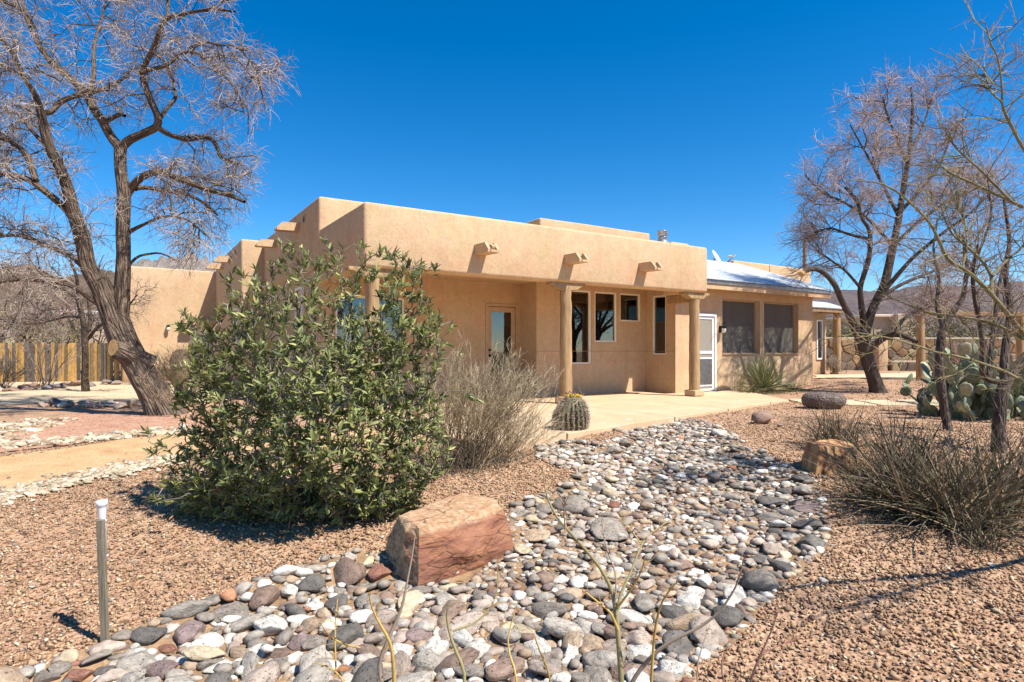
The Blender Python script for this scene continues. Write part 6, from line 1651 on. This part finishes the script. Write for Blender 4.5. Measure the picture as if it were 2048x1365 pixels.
lava.base(lava.mix(1.0, lava.ramp(ln.outputs['Fac'], [(0.3, (0.10, 0.075, 0.062)), (0.7, (0.235, 0.185, 0.155))]), lava.ramp(lvo.outputs['Distance'], [(0.1, (0.4, 0.38, 0.36)), (0.4, G1)]), 'MULTIPLY')); lava.normal(lava.bump(lvo.outputs['Distance'], 1.0, 0.03))
tag(mesh_obj('lava_boulder', bm_, ICO3F, lava.m, None, True), 'rounded dark lava boulder at the end of the patio', 'boulder')
for (px_, py_, w_, h_, col_, lab) in ((1524, 842, 50, 26, (0.34, 0.22, 0.165), 'small pinkish brown rock alone on gravel beyond the creek'), (1560, 852, 16, 9, (0.36, 0.25, 0.19), 'tiny rock beside the small pinkish brown rock'), (1620, 905 + 40, 1, 1, None, None)):
    if lab is None: continue
    x, y, sx, sy, sz = px_stone(px_, py_, w_, h_); tag(stone_obj('loose_rock', x, y, sx, sx * 0.8, sx * 0.55, 0.2, col_, None, sink=0.15), lab, 'rock')
# pale chips lying about on the gravel
LOOSE = [(1645, 1160, 22, 13, 'white', 'white stone lying on gravel right of the creek'), (1490 + 505, 1222, 26, 12, 'cream', 'flat cream stone on gravel at far lower right'), (1983, 1130, 20, 10, 'white', 'small white stone in the shade line at right'), (1755, 1270, 18, 10, 'cream', 'cream chip on the lower right gravel')]
for (a, b, w, h, cn, lab) in LOOSE:
    x, y, sx, sy, sz = px_stone(a, b, w, h); tag(stone_obj('loose_rock', x, y, sx, sy, sz, 0.2, PAL[cn], None, sink=0.25), lab, 'rock')

# rain gauge on a wooden stake
yb = gpx(211, 1286)[1]
sb = P(211, 1286, yb); stp = P(201, 1040, yb)
sb[2] = float(GZ(sb[0], sb[1])) - 0.05
rg = empty('rain_gauge', (sb[0], sb[1], sb[2] + 0.05), 'white plastic rain gauge on a weathered wooden stake', 'rain gauge')
STAKEM = m_wood('grey_stake', (0.09, 0.07, 0.045), (0.36, 0.30, 0.21), 0.03, 130.0, 0.8)
hw, hd = 0.0185, 0.011
V = []
for c_ in (sb, stp):
    for x, y in ((-hw, -hd), (hw, -hd), (hw, hd), (-hw, hd)): V.append(c_ + (x, y, 0))
me = new_mesh('stake', V, CUBE_F, STAKEM); bevel_mesh(me, 0.002); link('stake', me, rg)
PLA = Mat('frosted_plastic'); PLA.base(c3(0.80, 0.78, 0.77)); PLA.b.inputs['Roughness'].default_value = 0.35; PLA.b.inputs['Transmission Weight'].default_value = 0.25; PLA.b.inputs['Subsurface Weight'].default_value = 0.0
ax_ = unit(stp - sb); tb0 = stp + np.array((-0.014, 0.034, 0)) 
prof = [(-0.205, 0.006), (-0.20, 0.0165), (0.005, 0.0175), (0.05, 0.0215), (0.062, 0.0225), (0.066, 0.0265), (0.092, 0.0285), (0.096, 0.0305), (0.092, 0.026), (0.07, 0.016)]
V, Fq, al = tubes(np.array([[tb0 + ax_ * a for a, r in prof]]), np.array([[r for a, r in prof]]), 22)
mesh_obj('tube', V, Fq, PLA.m, rg, True)
for a in (-0.012, -0.195):
    V, Fq, _ = tubes(np.array([[tb0 + ax_ * (a - 0.006), tb0 + ax_ * (a + 0.006)]]), np.array([[0.0225, 0.0225]]), 16); mesh_obj('clip', V, Fq, m_plain('clip_plastic', c3(0.62, 0.6, 0.64), 0.4), rg, True)

# ------------------------------------------------------------------ board fence on the left
FB = m_attrcol('fence_board', 0.85, 0.35, 10.0, 0.4, 30.0, source='object')
x0, x1, fy = -19.6, -13.35, 21.2
fence = empty('board_fence', ((x0 + x1) / 2, fy, 0), 'weathered vertical board fence left of the house', 'fence')
bw = 0.115; n = int((x1 - x0) / bw)
bme = []
for k in range(4):
    V = np.array([(-0.5, -0.5, 0), (0.5, -0.5, 0), (0.5, 0.5, 0), (-0.5, 0.5, 0), (-0.5, -0.5, 1), (0.5, -0.5, 1), (0.5, 0.5, 1), (-0.5, 0.5, 1)]) * (0.105, 0.02, 1)
    V[4:, 2] += np.array((0, 1, 1, 0)) * (-0.012 + 0.008 * k); me = new_mesh('board', V, CUBE_F, FB); bevel_mesh(me, 0.004); bme.append(me)
for i in range(n):
    o = bpy.data.objects.new('board', bme[i % 4]); COL.objects.link(o)
    xx = x0 + (i + 0.5) * bw; o.location = (xx, fy + random.uniform(-0.012, 0.012) + 0.15 * (i % 2) * 0.12, float(G0f(xx, fy)) - 0.03)
    o.scale = (random.uniform(0.9, 1.05), 1, random.uniform(1.32, 1.42)); o.rotation_euler = (0, random.uniform(-0.012, 0.012), 0)
    c = (0.56, 0.33, 0.10) if random.random() < 0.5 else ((0.155, 0.125, 0.095) if random.random() < 0.6 else (0.30, 0.195, 0.10))
    vv = random.uniform(0.7, 1.1); o.color = (*[q * vv for q in c], 1); o.parent = fence; o.matrix_parent_inverse = pinv(fence)
for zz in (0.35, 1.05): wbox('rail', ((x0 + x1) / 2, fy + 0.075, zz), (x1 - x0, 0.05, 0.09), BEAMWOOD, fence)

# ------------------------------------------------------------------ stone wall, pergola and neighbours on the right
MORT = m_plain('mortar', c3(0.20, 0.15, 0.105), 0.95, var=0.15, scale=4, bump=0.4)
WSTONE = m_attrcol('wall_stone', 0.9, 0.35, 3.0, 0.5, 14.0, source='object')
WC = [(0.28, 0.175, 0.085), (0.36, 0.235, 0.12), (0.18, 0.125, 0.08), (0.40, 0.29, 0.165), (0.24, 0.135, 0.07), (0.30, 0.22, 0.145), (0.15, 0.115, 0.085)]
def stone_wall(label, xa, xb, y, z0, z1, th=0.35, cap=True, sz=(0.24, 0.17)):
    w = empty('stone_wall', ((xa + xb) / 2, y, z0), label, 'wall')
    wbox('mortar_core', ((xa + xb) / 2, y + th / 2, (z0 + z1) / 2), (xb - xa, th, z1 - z0), MORT, w)
    if cap: wbox('coping', ((xa + xb) / 2, y + th / 2, z1 + 0.041), (xb - xa + 0.06, th + 0.1, 0.08), m_plain('coping', c3(0.52, 0.42, 0.30), 0.9, var=0.15), w, 0.01)
    # irregular flat stones: cells of a jittered grid, drawn in by half a joint
    nx, nz = max(2, int((xb - xa) / sz[0])), max(1, int((z1 - z0) / sz[1]))
    S = np.array([((i + 0.5 + 0.5 * (j % 2) + random.uniform(-0.36, 0.36)) * (xb - xa) / nx, (j + 0.5 + random.uniform(-0.36, 0.36)) * (z1 - z0) / nz) for i in range(-1, nx + 1) for j in range(nz)])
    for i, c in enumerate(S):
        poly = [np.array(q) for q in ((0.01, 0.01), (xb - xa - 0.01, 0.01), (xb - xa - 0.01, z1 - z0 - 0.01), (0.01, z1 - z0 - 0.01))]
        for k in np.argsort(((S - c) ** 2).sum(1))[1:13]:
            nrm = S[k] - c; ln = np.linalg.norm(nrm); nrm = nrm / ln; lim = ln * 0.5 - 0.014
            new = []
            for a, b in zip(poly, poly[1:] + poly[:1]):
                da, db = (a - c) @ nrm - lim, (b - c) @ nrm - lim
                if da <= 0: new.append(a)
                if da * db < 0: new.append(a + (b - a) * da / (da - db))
            poly = new
            if len(poly) < 3: break
        if len(poly) < 3: continue
        P2 = np.array(poly); cc = P2.mean(0); dep = random.uniform(0.03, 0.075); n = len(P2)
        V = [(xa + q[0], y + 0.01, z0 + q[1]) for q in P2] + [(xa + q[0], y - dep * 0.6, z0 + q[1]) for q in cc + (P2 - cc) * 0.96] + [(xa + q[0], y - dep + random.uniform(-0.012, 0.012), z0 + q[1]) for q in cc + (P2 - cc) * 0.78]
        Fc = [tuple(range(2 * n, 3 * n))] + [(r * n + j, r * n + (j + 1) % n, (r + 1) * n + (j + 1) % n, (r + 1) * n + j) for r in (0, 1) for j in range(n)]
        o = mesh_obj('stone', V, Fc, WSTONE, w)
        vv = random.uniform(0.75, 1.2); o.color = (*[q * vv for q in random.choice(WC)], 1)
    return w
gz = 0.11
a_ = P(1628, 700, 29)[0]; b_ = P(1738, 700, 29)[0]; c_ = P(1762, 700, 29)[0]; d_ = P(1905, 700, 29)[0]; e_ = P(2070, 700, 29)[0]
stone_wall('stone garden wall section left of the plastered pier', a_, b_ - 0.05, 29.0, gz, 1.66, sz=(0.46, 0.32))
stone_wall('tall stone wall section behind the low bench wall', c_ + 0.05, e_, 29.4, gz, 1.66, sz=(0.46, 0.32))
stone_wall('low stone bench wall at the terrace back', c_ + 0.05, d_, 28.3, gz, 0.55, sz=(0.42, 0.26))
pier = wbox('plastered_pier', ((b_ + c_) / 2, 28.8, 0.86), (c_ - b_ - 0.1, 0.9, 1.5), STUCCO, None, 0.06, seg=3)
tag(pier, 'pale plastered pier between the stone wall sections', 'pier')

pg = empty('pergola', tuple(P(1840, 762, 20.3)), 'log pergola post and beams in front of the stone wall', 'pergola')
def wpost(x, y, z0, z1, r, parent, name='post', mat=LOGWOOD):
    zz = np.linspace(z0, z1, 10); V, Fq, al = tubes(np.array([[(x + random.gauss(0, 0.006), y, z) for z in zz]]), np.full((1, 10), r) * np.linspace(1.05, 0.95, 10), 14)
    return mesh_obj(name, V, Fq, mat, parent, True)
p1 = P(1841, 762, 20.3); wpost(p1[0], p1[1], float(G0f(p1[0], p1[1])) - 0.05, 2.28, 0.13, pg)
wpost(p1[0] + 3.9, p1[1] + 0.65, 0.05, 2.28, 0.13, pg)
wbox('beam', (p1[0] + 1.95, p1[1] + 0.32, 2.35), (4.4, 0.16, 0.14), BEAMWOOD, pg, 0.01, 0.165)

ADO2 = m_plain('far_stucco', c3(0.46, 0.35, 0.245), 0.95, var=0.1, scale=0.7)
nb = empty('neighbour_house', tuple(P(1790, 690, 52)), 'low flat roofed tan house beyond the stone wall', 'house')
def nbox(px0, px1, py0, py1, Y, dep, nm, mat=ADO2, parent=None):
    A = P(px0, py1, Y); B = P(px1, py0, Y)
    return wbox(nm, ((A[0] + B[0]) / 2, Y + dep / 2, (A[2] + B[2]) / 2), (B[0] - A[0], dep, B[2] - A[2]), mat, parent, 0.05)
nbox(1738, 1800, 634, 706, 52, 8, 'wall', parent=nb); nbox(1795, 1812, 628, 706, 51, 10, 'wall', parent=nb); nbox(1811, 1836, 632, 706, 52.5, 7, 'wall', parent=nb)
nbox(1732, 1802, 629, 634.5, 51.6, 9, 'parapet', m_plain('far_parapet', c3(0.6, 0.5, 0.38), 0.9), nb)
nbox(1756, 1768, 664, 690, 51.9, 0.12, 'window', DARKGLASS, nb)
nl = empty('neighbour_house', tuple(P(130, 660, 75)), 'pale low house far behind the fence on the left', 'house')
nbox(66, 172, 628, 700, 75, 9, 'wall', parent=nl); nbox(62, 176, 621, 628.2, 74.5, 10, 'roof', m_plain('pale_roof', c3(0.58, 0.58, 0.56), 0.6), nl); nbox(90, 104, 640, 660, 74.9, 0.12, 'window', DARKGLASS, nl); nbox(140, 152, 640, 660, 74.9, 0.12, 'window', DARKGLASS, nl)

# utility pole and wires behind the house
up = empty('utility_pole', (*P(1610, 700, 60)[:2], 0.0), 'wooden utility pole rising behind the house roof', 'utility pole')
q = P(1609.5, 478, 60); wpost(q[0], q[1], 0, q[2], 0.18, up, 'pole', BEAMWOOD)
for k, (tx, ty) in enumerate(((1500, 600), (1520, 598))):
    A = P(1609 - 0, 484 + 14 * k, 60); B = P(tx - 60, ty + 10, 62); t = np.linspace(0, 1, 12)[:, None]
    L = A * (1 - t) + B * t; L[:, 2] -= 1.2 * (t[:, 0] * (1 - t[:, 0])) * 2
    V, Fq, _ = tubes(L[None], np.full((1, 12), 0.018), 4); mesh_obj('wire', V, Fq, DARKMET, up)

# ------------------------------------------------------------------ background vegetation
LT = [(20, 690, 27, 4.3, 'pink'), (95, 690, 30, 4.6, 'mid'), (150, 690, 34, 5.0, 'pink'), (215, 690, 29, 4.0, 'mid'), (-50, 690, 26, 4.6, 'mid'), (270, 690, 33, 4.6, 'pink'), (50, 690, 38, 5.6, 'tan'), (120, 690, 44, 5.6, 'tan'), (195, 690, 42, 5.4, 'pink')]
LTL = ['spreading bare tree behind the left end of the fence', 'bare tree behind the fence over the vase shaped shrub', 'bare tree behind the fence over the small tree', 'bare bushy tree behind the fence beside the leaning trunk', 'bare tree at the far left border behind the fence', 'bare tree behind the rear stucco wing', 'yellowish bare tree far behind the left fence', 'yellowish bare tree far behind the middle of the fence', 'greyish bare tree far behind the right end of the fence']
for (a, b, Y, h, cn), lab in zip(LT, LTL):
    q = P(a, 700, Y); bare_tree('bare_tree', lab, q[0], q[1], h, h * 0.62, 6, 0.08, ('mid', cn, cn if cn != 'mid' else 'pale'), 'bare trees behind the fence', 0.85, r3=0.011, fork=0.16)
RT = [(1960, 33, 5.2, 'mid', 'bare tree beyond the stone wall at the right border'), (2040, 38, 5.6, 'pink', 'bare tree far beyond the stone wall at the right border'), (1880, 40, 4.2, 'mid', 'low bare tree beyond the stone wall beside the pergola')]
for a, Y, h, cn, lab in RT:
    q = P(a, 700, Y); bare_tree('bare_tree', lab, q[0], q[1], h, h * 0.6, 6, 0.08, ('mid', cn, 'pale'), 'bare trees beyond the stone wall', 0.8, r3=0.011, fork=0.16)
def leafy(name, label, x, y, h, w, n, cols, group=None, ls=(0.10, 0.2)):
    z = float(G0f(x, y)); root = empty(name, (x, y, z), label, 'shrub', group)
    th = rng.uniform(0, 2 * np.pi, n); e = np.arcsin(rng.uniform(-0.1, 1, n)); r = rng.uniform(0.45, 1.0, n) ** 0.5
    lump = 1 + 0.28 * np.sin(th * 3 + 1) * np.cos(e * 4) + 0.15 * np.sin(th * 7)
    p = np.stack([x + w * r * lump * np.cos(th) * np.cos(e), y + w * r * lump * np.sin(th) * np.cos(e), z + 0.1 + h * r * lump * np.abs(np.sin(e))], -1)
    d = unit(rng.normal(size=(n, 3)) + unit(p - (x, y, z)) * 0.8)
    V, Fc = leaf_mesh(p, d, rng.normal(size=(n, 3)), rng.uniform(*ls, n), rng.uniform(ls[0] * 0.35, ls[1] * 0.35, n))
    mesh_obj('foliage', V, Fc, LEAF, root, False, np.repeat(np.array(cols)[rng.integers(0, len(cols), n)] * rng.uniform(0.7, 1.25, (n, 1)), 10, axis=0))
    S = np.array([[(x, y, z - 0.05), (x + 0.1 * q, y, z + h * 0.3), (x + 0.35 * w * q, y + random.uniform(-0.3, 0.3), z + h * 0.75)] for q in (-1, 0, 1)])
    V, Fq, al = tubes(S, np.tile((0.06, 0.045, 0.02), (3, 1)), 6); mesh_obj('stems', V, Fq, BARKDARK, root, True, None, al)
OL = ((0.16, 0.165, 0.06), (0.11, 0.125, 0.05), (0.22, 0.19, 0.085), (0.25, 0.20, 0.10))
for (a, Y, h, w, lab) in ((1660, 36, 2.6, 2.2, 'olive green shrub behind the wall next to the house'), (1715, 39, 2.3, 1.8, 'olive shrub behind the wall left of the dark trunk'), (1850, 34, 2.9, 2.0, 'green shrub behind the wall at the pergola post'), (1905, 36, 2.5, 2.0, 'green shrub behind the wall right of the pergola post'), (2010, 37, 2.4, 2.4, 'green shrub behind the wall at the right border')):
    q = P(a, 700, Y); leafy('green_shrub', lab, q[0], q[1], h, w, 2200, OL, 'green shrubs beyond the stone wall', (0.14, 0.26))
for (a, Y, h, w, lab) in ((118, 25.5, 2.2, 1.8, 'yellow green shrub behind the board fence'), (30, 31, 2.6, 2.4, 'dry yellowish shrub far behind the left fence')):
    q = P(a, 700, Y); leafy('green_shrub', lab, q[0], q[1], h, w, 1600, ((0.26, 0.22, 0.085), (0.33, 0.25, 0.12), (0.17, 0.17, 0.06)), None, (0.10, 0.2))
q = P(1925, 735, 26); bare_bush('dry_shrub', 'reddish bare shrub between pergola and prickly pear', 17.8, 24.0, 1.3, 1.0, 70, ('pink', 'pink'), 0.012)
g = gpx(1690, 752); bare_bush('dry_shrub', 'little bare shrub beside the far porch post', g[0] + 0.2, g[1] + 1.0, 0.8, 0.45, 40, ('pale', 'pale'), 0.008)
# scrub of the slope behind, reading as one mass
n = 2000; sy_ = rng.uniform(60, 330, n); sx_ = rng.uniform(-1.2, 1.2, n) * sy_
k = (np.abs(sx_ / sy_ + 0.15) > 0.38); sx_, sy_ = sx_[k], sy_[k]; n = len(sx_)
szz = rng.uniform(0.7, 2.2, n)
V = (ICO1[None] * (1 + rng.normal(0, 0.22, (n, len(ICO1), 1)))) * (szz[:, None, None] * np.array((1.1, 1.1, 0.85))); V += np.stack([sx_, sy_, szz * 0.3], -1)[:, None]
o = mesh_obj('scrub', V.reshape(-1, 3), (ICO1F[None] + (np.arange(n) * len(ICO1))[:, None, None]).reshape(-1, 3), TWIG, None, False, np.repeat(np.array(((0.24, 0.19, 0.14), (0.30, 0.235, 0.15), (0.17, 0.155, 0.09), (0.33, 0.26, 0.19)))[rng.integers(0, 4, n)], len(ICO1), axis=0))
tag(o, 'brown desert scrub covering the plain behind the houses', 'scrub', kind='stuff')
# trees behind the photographer, seen only as reflections in the panes
bare_tree('bare_tree', 'bare tree reflected in the tall porch window', 13.2, 11.2, 6.0, 3.0, 9, 0.15, ('dark', 'mid', 'mid'), 'trees reflected in the windows', 0.9, r3=0.008)
bare_tree('bare_tree', 'bare tree reflected in the upper porch windows', 20.0, 10.2, 7.0, 3.5, 8, 0.15, ('dark', 'mid', 'mid'), 'trees reflected in the windows', 0.9, r3=0.008)

# ------------------------------------------------------------------ hills and mountains
def ridge(name, px, top, Y, depth, mat, label, rough=0.06, seed=1, nx=260, ny=26, sharp=1.0):
    """a range whose skyline runs through the given points; real relief behind and before it"""
    pxs = np.linspace(px[0], px[-1], nx); tp = np.interp(pxs, px, top)
    X = (pxs - CX) / F * Y; Zt = CAMZ - (tp - HY) / F * Y
    V = []
    for j in range(ny):
        f = j / (ny - 1) * 2 - 1                  # -1 front foot, 0 crest, 1 back foot
        y = Y + f * depth
        fall = (1 - abs(f)) ** (0.9 if f < 0 else 1.2)
        ph = X / Y * 30
        n = fbm2(ph + 40 + f * 1.5, np.full(nx, f * 4.0 + seed), seed, 5, 1.0)
        rid = 1 - np.abs(fbm2(ph * 1.7 + 9 + f * 2.5, np.full(nx, f * 3.0), seed + 3, 4, 1.2)) * 2
        z = Zt * fall * (1 + rough * (2.2 * n * (1.15 - fall) + sharp * (rid - 0.5) * (0.35 + abs(f))))
        V.append(np.stack([X * (1 + f * depth / Y * 0.6), np.full(nx, y), np.maximum(z, -5) - 2 * (fall < 0.02)], -1))
    o = mesh_obj(name, np.concatenate(V), grid_faces(nx, ny), mat, None, False)
    return tag(o, label, kind='structure')
ROCKM = m_mountain('mountain_rock', (0.32, 0.25, 0.21), (0.54, 0.44, 0.38), (0.70, 0.61, 0.54), 0.004)
HILLM = m_mountain('brown_hill', (0.17, 0.12, 0.085), (0.29, 0.20, 0.145), (0.37, 0.27, 0.19), 0.02)
FARM = m_mountain('far_hill', (0.17, 0.14, 0.15), (0.29, 0.225, 0.225), (0.39, 0.305, 0.285), 0.006)  # purplish grey of distant haze put into the rock colour, no air built
ridge('mountain', [120, 200, 240, 262, 281, 296, 310, 322, 335, 345, 356, 370, 383, 394, 404, 412, 424, 440, 470, 520, 640, 800], [575, 552, 545, 532, 524, 518, 523, 513, 519, 512, 516, 509, 507, 514, 518, 514, 528, 540, 548, 560, 600, 640], 5200, 1500, ROCKM, 'jagged grey pink mountain peaks beyond the stucco wing', 0.10, 5, 420, 41, 1.6)
ridge('hill', [-500, -250, -60, 0, 40, 70, 95, 120, 160, 205, 240, 300, 380, 480, 620], [560, 540, 534, 536, 531, 534, 547, 556, 548, 538, 545, 566, 600, 640, 690], 1300, 520, HILLM, 'brown scrubby hill rising behind the fence', 0.07, 11, 300, 31)
ridge('hill', [1300, 1450, 1560, 1640, 1690, 1740, 1800, 1860, 1930, 2000, 2080, 2200, 2400, 2700], [660, 625, 600, 586, 579, 583, 578, 570, 574, 566, 560, 548, 552, 560], 3000, 1100, FARM, 'purplish brown mountain range on the right horizon', 0.08, 17, 320, 31)
ridge('hill', [560, 800, 1100, 1400, 1700], [660, 640, 655, 640, 650], 4600, 900, FARM, 'low far hills hidden behind the house', 0.05, 27, 120, 13)
